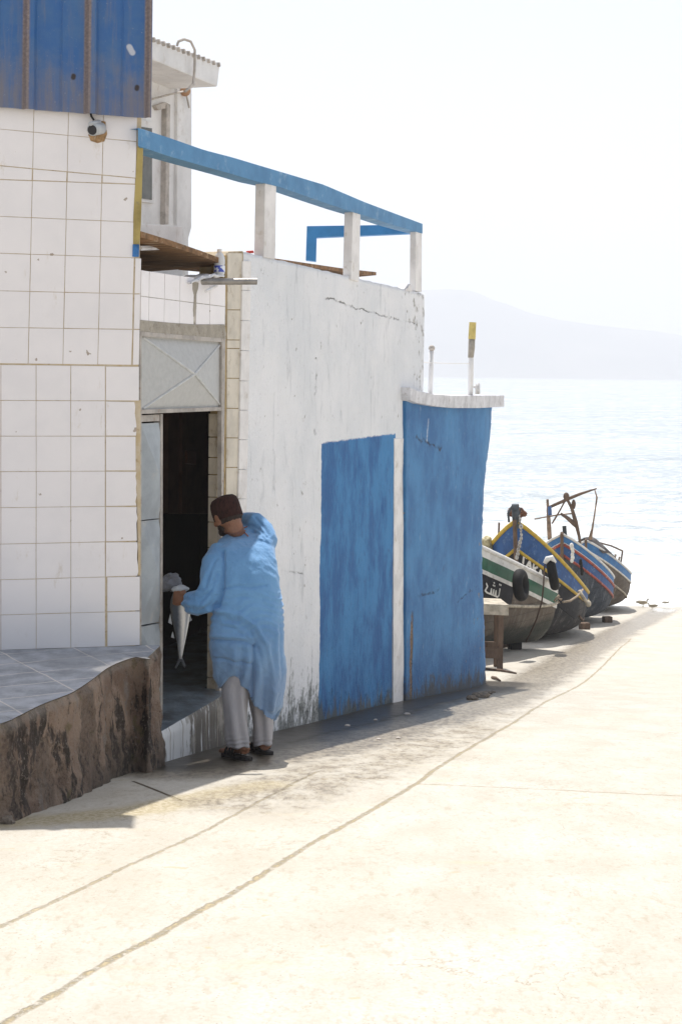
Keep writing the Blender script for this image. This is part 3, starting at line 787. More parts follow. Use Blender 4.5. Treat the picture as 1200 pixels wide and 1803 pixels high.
# door: frame, transom panel, narrow leaf
DR = thing('metal_door', 'grey sheet metal door with raised cross panel above and one narrow leaf ajar', 'door', WPl.at(300, 1262))
DR.parent = None
bpy.data.objects.remove(DR)
door = obj('door', join(WPl.prism([(248, 583.5), (393, 596), (393, 603), (248, 592)], .008, .06),
                        WPl.prism([(248, 721.5), (391.5, 716.5), (391.5, 723), (248, 729)], .006, .06),
                        WPl.prism([(390.7, 596), (397.3, 597), (393.8, 880), (390.8, 1275), (386, 1275), (390, 880)], .010, .03),
                        WPl.prism([(247.2, 585), (249.8, 585), (249.5, 1270), (246.8, 1270)], .006, .08)), M_frame, FS, bevel=.002)
door['label'] = 'grey metal door frame under the lintel'
def xpanel(pl, q, off, depth, th, inset=.06):
    f = [pl.at(x, y, off) for x, y in q]; c = sum(f, Vector()) / 4
    inn = [p + (c - p) * inset for p in f]
    apex = c + pl.n * depth
    V = f + inn + [apex] + [p - pl.n * th for p in f]
    F = [(0, 1, 5, 4), (1, 2, 6, 5), (2, 3, 7, 6), (3, 0, 4, 7), (4, 5, 8), (5, 6, 8), (6, 7, 8), (7, 4, 8), (0, 9, 10, 1), (1, 10, 11, 2), (2, 11, 12, 3), (3, 12, 9, 0), (9, 12, 11, 10)]
    return V, F
tq = [(249.5, 592), (391.2, 603), (391, 716.5), (249.5, 721.5)]
tpn = obj('transom_panel', xpanel(WPl, tq, -.012, .07, .03, .03), M_door_up, door)
tf = [WPl.at(x, y, -.012) for x, y in tq]; tc = sum(tf, Vector()) / 4; ta = tc + WPl.n * .07
obj('cross_shade_ridge', join(*[tube([p + (tc - p) * .03, ta], [.007, .009], 6) for p in tf]), simple('pale_added_ridge', (.58, .59, .59), .45, .1, 20, .2), tpn)  # paler ridges added where facet shading is too weak to show the cross
leaf = join(xpanel(WPl, [(248.5, 746), (283.5, 744), (283, 912), (248, 916)], -.022, .05, .03, .04),
            xpanel(WPl, [(248, 918), (283, 914), (283, 1094), (248, 1101)], -.022, .05, .03, .04),
            xpanel(WPl, [(248, 1104), (283, 1097), (283, 1258), (247.5, 1268)], -.022, .05, .03, .04))
lf = obj('door_leaf', leaf, M_door, door)
obj('leaf_stile', join(WPl.prism([(283, 729), (286.8, 728.5), (286.5, 1262), (282.5, 1263)], -.012, .045), WPl.prism([(249, 731.5), (283, 729.5), (283, 741), (249, 743)], -.018, .03)), M_frame, lf)

# rooftop rail and posts
def pl_tube(pxs_top, pxs_bot, off, th):
    f = [WPl.at(x, y, off) for x, y in pxs_top] + [WPl.at(x, y, off) for x, y in reversed(pxs_bot)]
    return f
top = [(243, 224.5), (300, 243), (360, 264), (410, 277), (453, 290), (510, 307), (570, 325), (605, 340), (640, 355), (690, 374), (743.5, 394)]
bot = [(243, 257), (300, 276), (360, 293), (410, 307), (453, 320), (486, 327), (560, 353), (607, 369), (640, 379), (690, 396), (743.5, 411)]
def strip(top, bot, off, th):
    V = []; F = []
    for (a, b_), (c, d_) in zip(top, bot):
        p = WPl.at(a, b_, off); q = WPl.at(c, d_, off); nb = WPl.n * -th
        if a < 250: nb = Vector((-.004, .13, 0))
        V += [p, q, q + nb, p + nb]
    k = len(top)
    for i in range(k - 1):
        for e in range(4): F.append((i * 4 + e, i * 4 + (e + 1) % 4, (i + 1) * 4 + (e + 1) % 4, (i + 1) * 4 + e))
    F += [(0, 1, 2, 3), ((k - 1) * 4 + 3, (k - 1) * 4 + 2, (k - 1) * 4 + 1, (k - 1) * 4)]
    return V, F
def resamp(pts, n):
    out = []
    for i in range(n + 1):
        x = pts[0][0] + (pts[-1][0] - pts[0][0]) * i / n
        for (a, ya), (b_, yb) in zip(pts[:-1], pts[1:]):
            if x <= b_ + 1e-6: out.append((x, ya + (yb - ya) * (x - a) / (b_ - a))); break
    return out
obj('rooftop_rail', strip(resamp(top, 40), resamp(bot, 40), .02, .14), M_rail, FS, bevel=.004)
for q in ([(467, 322), (486.5, 328), (484.5, 456), (464.5, 453)], [(621, 372), (634.5, 377), (632, 496), (618, 492)],
          [(732, 404), (742.5, 409), (742, 514), (731, 512)]):
    V, F = WPl.prism(q, .012, .075 if q[0][0] < 700 else .06)
    obj('rail_post', (V, F), M_white, FS, bevel=.005)
obj('post_haunch', WPl.prism([(712, 512), (722.5, 500), (725, 513)], .008, .1), M_white, FS)
# far return of the rail
c1 = WPl.at(740, 395, -.05); D1 = c1.y
far = [P(x, y, D1 + (740 - x) * .0015) for x, y in ((540, 398), (743, 395), (743, 410), (557, 418), (556, 460), (538, 458))]
obj('rear_rail', prism(far, Vector((0, .13, 0))), M_rail_bright, FS, bevel=.004)

# boards on the roof
B1 = [WPl.at(248, 407, -.02), WPl.at(300, 423, -.02), WPl.at(352, 441, -.02), WPl.at(400, 459, -.02)]
bk = [p - WPl.n * 1.5 + Vector((0, 0, -.09)) for p in B1]
V = B1 + bk + [p + Vector((0, 0, -.034)) for p in B1 + bk]
F = [(i, i + 1, i + 5, i + 4) for i in range(3)] + [(8 + i, 12 + i, 13 + i, 9 + i) for i in range(3)] + [(i, 8 + i, 9 + i, i + 1) for i in range(3)] + [(4 + i, 5 + i, 13 + i, 12 + i) for i in range(3)] + [(0, 4, 12, 8), (3, 11, 15, 7)]
tb = obj('roof_board', (V, F), M_ply); tag(tb, 'sagging brown plywood board propped over the doorway roof', 'board', 'boards lying on the store roof')
B2 = [WPl.at(484, 455, -.22), WPl.at(545, 464, -.22), WPl.at(606, 473, -.22), WPl.at(662, 479, -.22)]
bk = [B2[0] - WPl.n * .8, B2[1] - WPl.n * .75, B2[2] - WPl.n * .7, B2[3] - WPl.n * .6]
bk = [p + Vector((0, 0, -.05)) for p in bk]
V = B2 + bk + [p + Vector((0, 0, -.03)) for p in B2 + bk]
tb = obj('roof_board', (V, F), M_ply); tag(tb, 'flat warped wooden board on the roof between the white rail posts', 'board', 'boards lying on the store roof')
obj_b = obj('roof_batten', join(tube([WPl.at(246, 437, -.12), WPl.at(288, 436, -.16)], .016, 6)), M_capw); tag(obj_b, 'short pale stick lying in the shade below the brown plywood board', 'stick')

# bottle, cloth, pipe, small spout above the door
pb = WPl.at(386, 484, -.03)
BT = thing('water_bottle', 'clear plastic water bottle with blue label upside down on the parapet end', 'bottle', pb)
prof_b = [(0, .0), (.032, .0), (.036, .01), (.037, .06), (.034, .066), (.037, .072), (.037, .10), (.034, .12), (.024, .138), (.014, .148), (.013, .158)]
def lathe(c, pr, n=20, ax=Vector((0, 0, 1))):
    u = ax.orthogonal().normalized(); v = ax.cross(u); V = []; F = []
    for r, h in pr:
        for k in range(n): A = 2 * math.pi * k / n; V.append(Vector(c) + ax * h + (u * math.cos(A) + v * math.sin(A)) * max(r, 1e-4))
    for i in range(len(pr) - 1):
        for k in range(n): F.append((i * n + k, i * n + (k + 1) % n, (i + 1) * n + (k + 1) % n, (i + 1) * n + k))
    return V, F
M_bottle = mat('clear_bottle_plastic', lambda b: dict(color=(.88, .90, .93), rough=.15, trans=.25, ior=1.3, bump=b.noise(b.obj, 30, 3), bs=.3, bd=.003))
obj('bottle_body', lathe(pb, prof_b), M_bottle, BT, smooth=True)
M_label = mat('blue_white_label', lambda b: dict(color=b.mix(b.ss(b.noise(b.sc(b.obj, (1, 1, 1)), 34, 2), .47, .53), (.80, .83, .9), (.06, .10, .50)), rough=.4))
obj('bottle_label', lathe(pb, [(.0375, .018), (.0378, .02), (.0378, .058), (.0375, .06)]), M_label, BT, smooth=True)
obj('bottle_cap', lathe(pb, [(.0145, .150), (.016, .151), (.016, .168), (.0145, .170), (0, .1705)]), M_white, BT, smooth=True)
def clothf():
    V = []; F = []; A = WPl.at(337, 494, .03); B = WPl.at(396, 481, .03); n = 22; m_ = 8
    for j in range(m_ + 1):
        for i in range(n + 1):
            t = i / n; p = A.lerp(B, t) - WPl.n * (j / m_ * .16)
            V.append(p + Vector((0, 0, .028 * fbm((t * 5, j * .5, 0), 1.3, 3, 2) + .018 * math.sin(t * math.pi) - .012)))
    F = [(j * (n + 1) + i, j * (n + 1) + i + 1, (j + 1) * (n + 1) + i + 1, (j + 1) * (n + 1) + i) for j in range(m_) for i in range(n)]
    return V, F
co = obj('rag', clothf(), simple('white_blue_rag', (.78, .78, .80), .9, .1, 14, .5, dirt=(.06, .10, .22)), smooth=True); tag(co, 'crumpled white and navy rag under the water bottle', 'rag')
md = co.modifiers.new('t', 'SOLIDIFY'); md.thickness = .012
pA = WPl.at(340, 496, -.05); pB = WPl.at(452, 495.5, .30)
pp = thing('drain_pipe', 'steel drain pipe sticking out sideways from the wall above the door', 'pipe', pA)
pr_ = []
d_ = (pB - pA).normalized(); L_ = (pB - pA).length; R_ = .021
obj('pipe', join(lathe(pA, [(R_, 0), (R_, L_), (R_ * .8, L_), (R_ * .78, L_ - .25)], 16, d_)), M_metalpipe, pp, smooth=False)
sp = obj('spout', tube([WPl.at(362, 513, .10), WPl.at(381, 503, .02)], .010, 8), M_white); tag(sp, 'thin pale spout pointing down just under the steel drain pipe', 'spout')
dn = obj('wall_notch', WPl.prism([(340, 494), (350, 498), (349, 508), (345, 520), (346, 540), (342, 558), (341, 545), (343, 522), (340, 510)], .004, .006), M_lintel, FS)
rd = obj('red_scrap', WPl.prism([(440, 442), (446, 441), (447, 445.5), (441, 446)], -.05, .03), simple('red_plastic', (.6, .05, .03), .5)); tag(rd, 'tiny red scrap on top of the white wall by the first rail post', 'scrap')

# ------------------------------------------------------------------ blue annex with whitewashed cap
AX = thing('blue_annex', 'low blue painted annex with overhanging white cap slab at the end of the store', 'building', Vector((WPl.at(780, 1225).x, WPl.at(780, 1225).y, -4.0)))
def annexwall():
    edge = [(703, 865.5), (716, 865.5), (770, 862), (815, 856), (860, 851), (950, 848), (1000, 848), (1050, 850), (1100, 852), (1150, 853), (1210, 855), (1260, 856)]
    def ex(y):
        for (a, xa), (b_, xb) in zip(edge[:-1], edge[1:]):
            if y <= b_: return xa + (xb - xa) * max(0, (y - a)) / (b_ - a)
        return edge[-1][1]
    nx, ny = 70, 110; V = []; F = []
    for j in range(ny + 1):
        for i in range(nx + 1):
            y = 700 + 570 * j / ny
            x = 713.5 + (ex(y) + 1.3 * nz((0, y * .09, 1)) + .8 * nz((3, y * .4, 1)) - 713.5) * (i / nx)
            off = .035 + .010 * fbm((x * .01, y * .01, 0), 1, 3) + .006 * fbm((x * .06, y * .03, 0), 1, 3, 5)
            k = max(0, (x - 852 + max(0, (y - 800)) * .05) / 14)
            if y < 880: off -= .16 * k * k * max(0, min(1, (880 - y) / 90))
            off -= .02 * max(0, (i - nx + 2)) 
            V.append(WPl.at(x, y, off))
    n1 = nx + 1; N = len(V)
    back = -2.2
    for v in list(V): V.append(v + WPl.n * back)
    for j in range(ny):
        for i in range(nx):
            a = j * n1 + i; F.append((a, a + 1, a + n1 + 1, a + n1)); F.append((N + a, N + a + n1, N + a + n1 + 1, N + a + 1))
    for i in range(nx):
        F.append((i, N + i, N + i + 1, i + 1)); a = ny * n1 + i; F.append((a, a + 1, N + a + 1, N + a))
    for j in range(ny):
        for i in (0, nx): a = j * n1 + i; F.append((a, a + n1, N + a + n1, N + a))
    return V, F
obj('wall', annexwall(), M_annex, AX, smooth=True)
cap_t = [(722, 682), (735, 688), (765, 694.5), (800, 696.5), (845, 696), (887, 696)]
cap_b = [(722, 705), (735, 710), (770, 716), (800, 718.5), (845, 718.5), (887, 716)]
V, F = strip(resamp(cap_t, 24), resamp(cap_b, 24), .17, .0)
def capslab():
    t = resamp(cap_t, 40); bq = resamp(cap_b, 40); V = []; F = []
    for i, ((a, b_), (c, d_)) in enumerate(zip(t, bq)):
        wob = .006 * nz((i * .9, 0, 0)); p = WPl.at(a, b_, .10 + wob); q = WPl.at(c, d_, .095 + wob)
        r_ = Vector((0, 0, .004 * nz((i * .7, 5, 0))))
        V += [p + r_, q, q - WPl.n * 2.5, p - WPl.n * 2.5]
    k = len(t)
    for i in range(k - 1):
        for e in range(4): F.append((i * 4 + e, i * 4 + (e + 1) % 4, (i + 1) * 4 + (e + 1) % 4, (i + 1) * 4 + e))
    F += [(0, 1, 2, 3), ((k - 1) * 4 + 3, (k - 1) * 4 + 2, (k - 1) * 4 + 1, (k - 1) * 4)]
    return V, F
obj('cap_slab', capslab(), M_capw, AX, bevel=.006)
DQ = 16.4
def rp(px, py, D=DQ): return P(px, py, D)
mp = M_white
t = thing('short_post', 'short white post with a rounded knob on the annex roof beside the white wall', 'post', rp(757, 692, 15.6), 'posts on the annex roof')
obj('post', tube([rp(757, 694, 15.6), rp(759, 618, 15.6)], [.026, .024], 8), M_white_far, t, smooth=True)
obj('knob', ellipsoid(rp(759.5, 613, 15.6), (.034, .034, .032)), M_pinkw, t, smooth=True)
t = thing('tall_post', 'taller post with a yellow top band and peeling collar on the annex roof', 'post', rp(827, 694), 'posts on the annex roof')
obj('post', tube([rp(827.5, 698), rp(829, 596)], [.030, .030], 10), M_white_far, t, smooth=True)
obj('peeling_collar', tube([rp(828, 630), rp(829.5, 612), rp(830, 595)], [.032, .038, .038], 10), M_lintel, t, smooth=True)
obj('yellow_band', tube([rp(830, 597), rp(831.5, 567.5)], [.041, .039], 12), simple('yellow_post_paint', (.72, .58, .20), .6, .15, 12, .4), t)
obj('stub', join(tube([rp(838, 676), rp(838, 694)], .014, 8), tube([rp(833, 682), rp(843, 678)], .012, 8), tube([rp(842.5, 674), rp(842.5, 694)], .014, 8)), M_white_far, t, smooth=True)
t = obj('line', tube([rp(745, 638, 15.2), rp(759, 638.5, 15.6), rp(790, 640, 16), rp(828, 640, 16.4)], .006, 6), M_white_far); tag(t, 'pale line strung between the two posts on the annex roof', 'line')

# ------------------------------------------------------------------ white building behind
OB = -1.9
WB = thing('white_building', 'white two-storey house with overhanging roof slab behind the blue rail', 'building', WPl.at(300, 420, OB) + Vector((0, 0, -3)))
obj('wall', WPl.prism([(150, 60), (312, 100), (312, 470), (312, 900), (150, 900)], OB, 2.2), M_white_far, WB, bevel=.01)
obj('pilaster', WPl.prism([(313, 130), (338, 140), (337.5, 400), (332, 420), (331, 900), (311, 900), (311.5, 400)], OB + .03, 1.6), M_white_far, WB, bevel=.01)
obj('roof_slab', WPl.prism([(150, 24), (266, 66), (388, 113), (383, 153), (266, 104), (150, 60)], OB + .45, 2.6), M_white_far, WB, bevel=.015)
tl = []
for i in range(15):
    x = 264 + i * 8.8; y = 64 + (x - 264) * .385
    a = WPl.at(x, y, OB + .47); tl.append(tube([a - Vector((0, 0, .012)), a - WPl.n * 2.4], [.022, .022], 7))
obj('roof_tiles', join(*tl), M_pinkw, WB, smooth=True)
obj('window', join(WPl.prism([(240, 208), (273, 216), (272, 358), (240, 354)], OB + .03, .06)), M_white_far, WB, bevel=.005)
obj('pane', WPl.prism([(240, 222), (268, 226), (268, 352), (240, 348)], OB + .036, .03), M_glass_dark, WB)
obj('door_casing', join(WPl.prism([(275, 186), (292, 180), (299, 184), (297, 190), (279, 194)], OB + .04, .06), WPl.prism([(294, 184), (300, 184), (297, 395), (291, 395)], OB + .05, .06)), M_pinkw, WB)
obj('base_plinth', WPl.prism([(230, 392), (322, 398), (322, 520), (230, 520)], OB + .5, .4), M_white_far, WB, bevel=.01)
cab = [(312, 80), (314, 73), (324, 69), (336, 73), (343, 88), (343, 110), (342, 130), (340, 148), (332, 156), (326, 161)]
obj('cable', tube([WPl.at(x, y, OB + .50) for x, y in cab], .012, 6), M_pinkw, WB, smooth=True)
obj('cable', tube([WPl.at(x, y, OB + .06) for x, y in ((262, 126), (285, 137), (310, 149))], .014, 6), M_lintel, WB, smooth=True)
obj('cable', tube([WPl.at(x, y, OB + .06) for x, y in ((262, 176), (300, 166), (326, 160), (330, 175), (333, 190))], .009, 6), M_pinkw, WB, smooth=True)
obj('rust_spot', ellipsoid(WPl.at(326, 160, OB + .06), (.05, .05, .05)), simple('rust_stain', (.5, .3, .18), .9), WB, smooth=True)

# ------------------------------------------------------------------ stone ledge, door step
ZL = -1.605
def zray(px, py, z): r = ray(px, py); return r * (z / r.z)
le = [(0, 1276), (35, 1262), (77, 1241), (110, 1228), (136, 1217), (168, 1196), (196, 1175), (222, 1163), (243, 1156.5), (255, 1157.5), (262, 1160)]
lp = [zray(x, y, ZL) for x, y in le]
lp = [Vector((-2.25, 5.1, ZL)), Vector((-1.95, 5.7, ZL))] + lp
def catm(pts, step):
    out = []
    for i in range(len(pts) - 1):
        p0, p1, p2, p3 = pts[max(i - 1, 0)], pts[i], pts[i + 1], pts[min(i + 2, len(pts) - 1)]
        k = max(1, int((p2 - p1).length / step))
        for j in range(k):
            t = j / k
            out.append(.5 * ((2 * p1) + (p2 - p0) * t + (2 * p0 - 5 * p1 + 4 * p2 - p3) * t * t + (3 * p1 - p0 - 3 * p2 + p3) * t ** 3))
    out.append(pts[-1]); return out
edge = catm(lp, .018)
endp = Vector((edge[-1].x + .03, 8.62, ZL)); k = int((endp - edge[-1]).length / .018)
e0 = edge[-1].copy()
for i in range(1, k + 1): edge.append(e0.lerp(endp, i / k))
def ledge():
    nr = 46; V = []; F = []; m_ = len(edge)
    pits = [(zray(150, 1290, -1.95), .035, .10), (zray(185, 1290, -1.95), .03, .13), (zray(222, 1290, -1.9), .022, .05), (zray(250, 1295, -1.9), .03, .07), (zray(160, 1265, -1.8), .02, .04)]
    for i, p in enumerate(edge):
        t = (edge[min(i + 1, m_ - 1)] - edge[max(i - 1, 0)]).normalized(); nrm = Vector((t.y, -t.x, 0))
        zb = gz(p.x, p.y) - .06
        for j in range(nr + 1):
            f = j / nr; z = ZL - .008 + (zb - ZL) * f
            q = Vector((p.x, p.y, z))
            d = .035 * fbm((q.x * 1.4, q.y * 1.4, q.z * .7), 3, 4, 6) + .030 * fbm(q, 13, 4, 1) - .012
            d += -.02 * max(0, 1 - j / 3) + .05 * f * f
            u = (i * .018)
            for c, ru, rz in pits:
                s2 = ((Vector((c.x, c.y, 0)) - Vector((q.x, q.y, 0))).length / (ru * (1 + .5 * nz(q, 9)))) ** 2 + ((z - c.z) / rz) ** 2
                if s2 < 1.6: d -= .06 * (1.6 - s2) / 1.6
            if f < .02: d = -.02
            V.append(q + nrm * d + Vector((0, 0, -.006 * f)))
    for i in range(m_ - 1):
        for j in range(nr):
            a = i * (nr + 1) + j; F.append((a, a + 1, a + nr + 2, a + nr + 1))
    return V, F
LG = thing('stone_ledge', 'waist-high rough stone ledge with grey paved top in front of the tiled wall', 'ledge', Vector((-1.6, 7.6, -2.2)))
LV, LF = ledge()
obj('stone_face', (LV, LF), M_stone, LG, smooth=True, fix=False)
rim = [LV[i * 47] for i in range(len(edge))]
cen = [LPl.at(-400, 1147, .0), LPl.at(262, 1147, .0)]
tv = [Vector((p.x, p.y, ZL - .004)) for p in rim]
TV = []; TF = []
lw0 = Vector((-4.2, 5.0, ZL)); 
back_l = []
for i, p in enumerate(tv):
    # back point on the tile wall line
    f = i / (len(tv) - 1)
    bx = -4.2 + (-1.06 + 4.2) * f
    base = LPl.p0 - LPl.n * .01; tt = (bx - base.x) / LPl.d.x; bp = base + LPl.d * tt
    back_l.append(Vector((bx, bp.y, ZL + .006)))
NS = 14
for p, q in zip(tv, back_l):
    for s in range(NS + 1):
        f = s / NS; v = p.lerp(q, f); v.z += .006 * fbm(v, 5, 3, 1) * (1 if 0 < s < NS else 0)
        TV.append(v)
for i in range(len(tv) - 1):
    for s in range(NS):
        a = i * (NS + 1) + s; TF.append((a, a + 1, a + NS + 2, a + NS + 1))
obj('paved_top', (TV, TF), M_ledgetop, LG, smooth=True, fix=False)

s1 = GP(271, 1347); s2 = GP(408, 1309)
sd_ = (s2 - s1); sd_.z = 0; sd_.normalize()
def stepmesh():
    n = 40; V = []; F = []; nr = 8
    sn = Vector((sd_.y, -sd_.x, 0)); a = Vector((s1.x, s1.y, 0)) - sd_ * .1; L = (Vector((s2.x, s2.y, 0)) - a).length
    for i in range(n + 1):
        p = a + sd_ * (L * i / n)
        for j in range(nr + 1):
            z = ZS + (gz(p.x, p.y) - .05 - ZS) * j / nr
            V.append(Vector((p.x, p.y, z)) + sn * (.006 * fbm((p.x, p.y, z), 12, 3) - (.012 if j == 0 else 0)))
    for i in range(n):
        for j in range(nr): q = i * (nr + 1) + j; F.append((q, q + 1, q + nr + 2, q + nr + 1))
    return V, F, [V[i * (nr + 1)] for i in range(n + 1)], V[n * (nr + 1):], sn
SVv, SFf, srim, send, sn = stepmesh()
ST = thing('door_step', 'wet tiled door step with dark drip stains below the doorway', 'step', Vector((s1.x, s1.y, -2.3)))
# close the far end
o = len(SVv); bq = [v - sn * .45 for v in send]; SVv2 = SVv + bq; k = len(send); st0 = len(SVv) - k
SF2 = SFf + [(st0 + i, st0 + i + 1, o + i + 1, o + i) for i in range(k - 1)]
obj('riser', (SVv2, SF2), M_step, ST, smooth=True, fix=False)
tp = []
for v in srim: tp += [v, v - sn * .15 + Vector((0, 0, .004)), v - sn * .46 + Vector((0, 0, .004))]
obj('tread', (tp, [(i * 3 + s, i * 3 + s + 1, i * 3 + s + 4, i * 3 + s + 3) for i in range(len(srim) - 1) for s in range(2)]), M_steptop, ST, smooth=True, fix=False)

# ------------------------------------------------------------------ person, fish, bag
FP = GP(415, 1338); D0 = FP.y
PPX = 1.0 / (FPX / D0)                                   # metres per photo pixel near the person
PR = thing('person', 'man in long light blue robe and brown cap leaning into the doorway', 'person', Vector((FP.x + .06, FP.y + .05, FP.z)))
def lerp_tab(tab, y):
    for r0, r1 in zip(tab[:-1], tab[1:]):
        if y <= r1[0]:
            t = max(0, (y - r0[0]) / (r1[0] - r0[0])); return [a + (b_ - a) * t for a, b_ in zip(r0, r1)]
    return list(tab[-1])
def loft(tab, ys, n=40, se=.85, hem=None, y_h=None, hollow=None, yaw=0.0):
    V = []; F = []
    for y in ys:
        _, xl, xr, dd, hd = lerp_tab(tab, y)
        for k in range(n):
            A = 2 * math.pi * k / n; ca, sa = math.cos(A), math.sin(A)
            ca_ = math.copysign(abs(ca) ** se, ca); sa_ = math.copysign(abs(sa) ** se, sa)
            x = (xl + xr) / 2 + (xr - xl) / 2 * ca_; yy = y
            if hem and y > y_h: yy = y_h + (hem(x) - y_h) * (y - y_h) / (ys[-1] - y_h)
            V.append(P(x, yy, D0 + dd + hd * sa_ + yaw * ca_))
    m_ = len(ys)
    for i in range(m_ - 1):
        for k in range(n): F.append((i * n + k, i * n + (k + 1) % n, (i + 1) * n + (k + 1) % n, (i + 1) * n + k))
    F.append(tuple(range(n)))
    if hollow: V.append(hollow); F += [((m_ - 1) * n + (k + 1) % n, (m_ - 1) * n + k, len(V) - 1) for k in range(n)]
    else: F.append(tuple((m_ - 1) * n + k for k in range(n - 1, -1, -1)))
    return V, F
rob = [(926, 416, 440, .44, .03), (934, 406, 458, .41, .05), (942, 395, 470, .365, .07), (952, 385, 479, .305, .095), (966, 378, 483, .24, .115), (985, 375, 486, .18, .12), (1010, 376, 490, .14, .125), (1040, 377, 494, .11, .13),
       (1070, 375, 497, .09, .135), (1100, 371, 499, .07, .14), (1130, 369, 500, .06, .14), (1160, 368, 501, .05, .14), (1190, 371, 501, .06, .135), (1220, 374, 499, .07, .13), (1250, 385, 491, .08, .12), (1280, 395, 484, .09, .11)]
hemt = [(365, 1203), (372, 1209), (380, 1217), (388, 1212), (395, 1200), (402, 1191), (410, 1191), (420, 1201), (430, 1214), (440, 1229), (448, 1243), (453, 1250), (457, 1251), (462, 1259), (470, 1266), (481, 1272), (487, 1262), (494, 1245), (502, 1225)]
def hemf(x):
    for (a, ya), (b_, yb) in zip(hemt[:-1], hemt[1:]):
        if x <= b_: return ya + (yb - ya) * max(0, (x - a)) / (b_ - a)
    return hemt[-1][1]
ys = [926, 930, 934, 938, 942, 947, 952, 958, 966, 975, 985] + list(range(995, 1151, 9)) + [1150 + i * 9.3 for i in range(1, 11)]
torso = loft(rob, ys, 48, .8, hemf, 1150, P(432, 1165, D0 + .07), yaw=.03)
sl = join(tube([P(388, 968, D0 + .22), P(378, 990, D0 + .14), P(373, 1018, D0 + .07), P(370, 1045, D0 + .03), P(360, 1060, D0 + .02), P(348, 1062, D0 + .05), P(334, 1060, D0 + .10)],
               [.062, .074, .072, .070, .076, .078, .062], 20),
          tube([P(460, 966, D0 + .27), P(467, 952, D0 + .34), P(463, 932, D0 + .40), P(449, 918, D0 + .43), P(436, 917, D0 + .50), P(422, 916, D0 + .62)], [.075, .074, .064, .056, .052, .044], 18))
def proj(v):
    a, z = v.x / v.y, v.z / v.y
    aa = a * cr + z * sr; bb = -a * sr + z * cr
    return CX + aa * FPX, HZ - bb * FPX
def gline(px, py, pts, w):
    best = 1e9
    for (x0, y0), (x1, y1) in zip(pts[:-1], pts[1:]):
        dx, dy = x1 - x0, y1 - y0; t = max(0, min(1, ((px - x0) * dx + (py - y0) * dy) / (dx * dx + dy * dy)))
        best = min(best, math.hypot(px - x0 - t * dx, py - y0 - t * dy))
    return math.exp(-(best / w) ** 2)
def smst(x, a, b_):
    t = max(0, min(1, (x - a) / (b_ - a))); return t * t * (3 - 2 * t)
FOLD = [  # (points, width px, depth m)
    ([(372, 1126), (400, 1128), (430, 1129), (447, 1137)], 2.6, -.013), ([(447, 1137), (446, 1180), (443, 1240)], 2.6, -.016),
    ([(372, 1159), (410, 1166), (444, 1170)], 2.4, -.010), ([(375, 1120), (410, 1121), (444, 1124)], 5, .010),
    ([(393, 972), (393, 1005), (391, 1045), (383, 1068)], 3.2, -.020), ([(391, 1037), (420, 1031), (445, 1034), (468, 1030)], 2.6, -.009),
    ([(385, 1078), (420, 1082), (450, 1102), (470, 1135), (480, 1180), (478, 1250)], 4, .011), ([(380, 1088), (415, 1092), (440, 1112), (458, 1150), (466, 1200), (462, 1255)], 4, -.010),
    ([(388, 1056), (425, 1050), (462, 1056)], 3, -.007), ([(378, 1098), (410, 1106), (440, 1128)], 3, -.007),
    ([(372, 1040), (350, 1050), (338, 1048)], 3, -.008), ([(362, 1010), (356, 1030), (345, 1046)], 3, .008), ([(384, 1010), (372, 1040), (352, 1060)], 3.2, -.009), ([(380, 985), (368, 1010), (362, 1035)], 2.6, -.008),
    ([(352, 1078), (368, 1066), (380, 1050)], 3.5, -.008), ([(440, 925), (455, 930), (470, 945)], 2.4, -.009), ([(450, 912), (462, 925), (474, 942)], 2.4, -.009), ([(444, 936), (458, 940), (466, 950)], 2.2, -.007),
    ([(486, 1110), (488, 1180), (478, 1250)], 4, .008), ([(493, 1100), (494, 1180)], 3, -.006)]
def robedisp(v, n):
    px, py = proj(v); d = 0
    if n.y < .35:
        for pts, wd, am in FOLD: d += am * 1.25 * gline(px, py, pts, wd)
        if px < 446 and 1139 < py: d -= .006 * smst(py, 1139, 1150)
    wl = smst(py, 1030, 1060) * (1 - smst(py, 1100, 1125))
    d += .0060 * wl * (.4 + abs(nz(v, 5, 4)) * 2) * math.sin(py * .47 + px * .05 + 9 * nz(v, 5)) 
    low = smst(py, 1110, 1180)
    d += low * .011 * math.sin(px * .16 + py * .02 + 7 * nz(v, 3, 5) + v.y * 14)
    d += .008 * fbm(Vector((v.x, v.y, v.z * .55)), 9, 3, 2) * (1 - .4 * wl)
    rg = 1 - abs(nz(Vector((v.x + v.z * .5, v.y, v.z)), 11, 6)) * 3
    d += .0035 * max(0, rg)
    d += .0022 * fbm(v, 38, 2, 7)
    return d
RV = remesh(join(torso, sl), .0068, 3, robedisp)
def robe_m(b):
    x, y, z = b.xyz(b.pos); v = b.pos
    f = b.noise(v, 26, 5, .6); wv = b.noise(b.sc(v, (1, 1, .4)), 300, 2, .5)
    cl = b.mix(b.ss(b.noise(v, 4, 4, .5), .35, .65), (.155, .345, .60), (.115, .28, .52))
    cl = b.mix(b.ss(z + (f - .5) * .3, -2.0, -1.3, .7, 0), cl, (.19, .265, .41))
    return dict(color=cl, rough=.85, sheen=.25, bump=f + b.noise(b.sc(v, (1, 1, .5)), 11, 4, .6, .8) + wv * .12, bs=.8, bd=.010)
obj('robe', RV, mat('light_blue_cotton', robe_m), PR, smooth=True, fix=False)
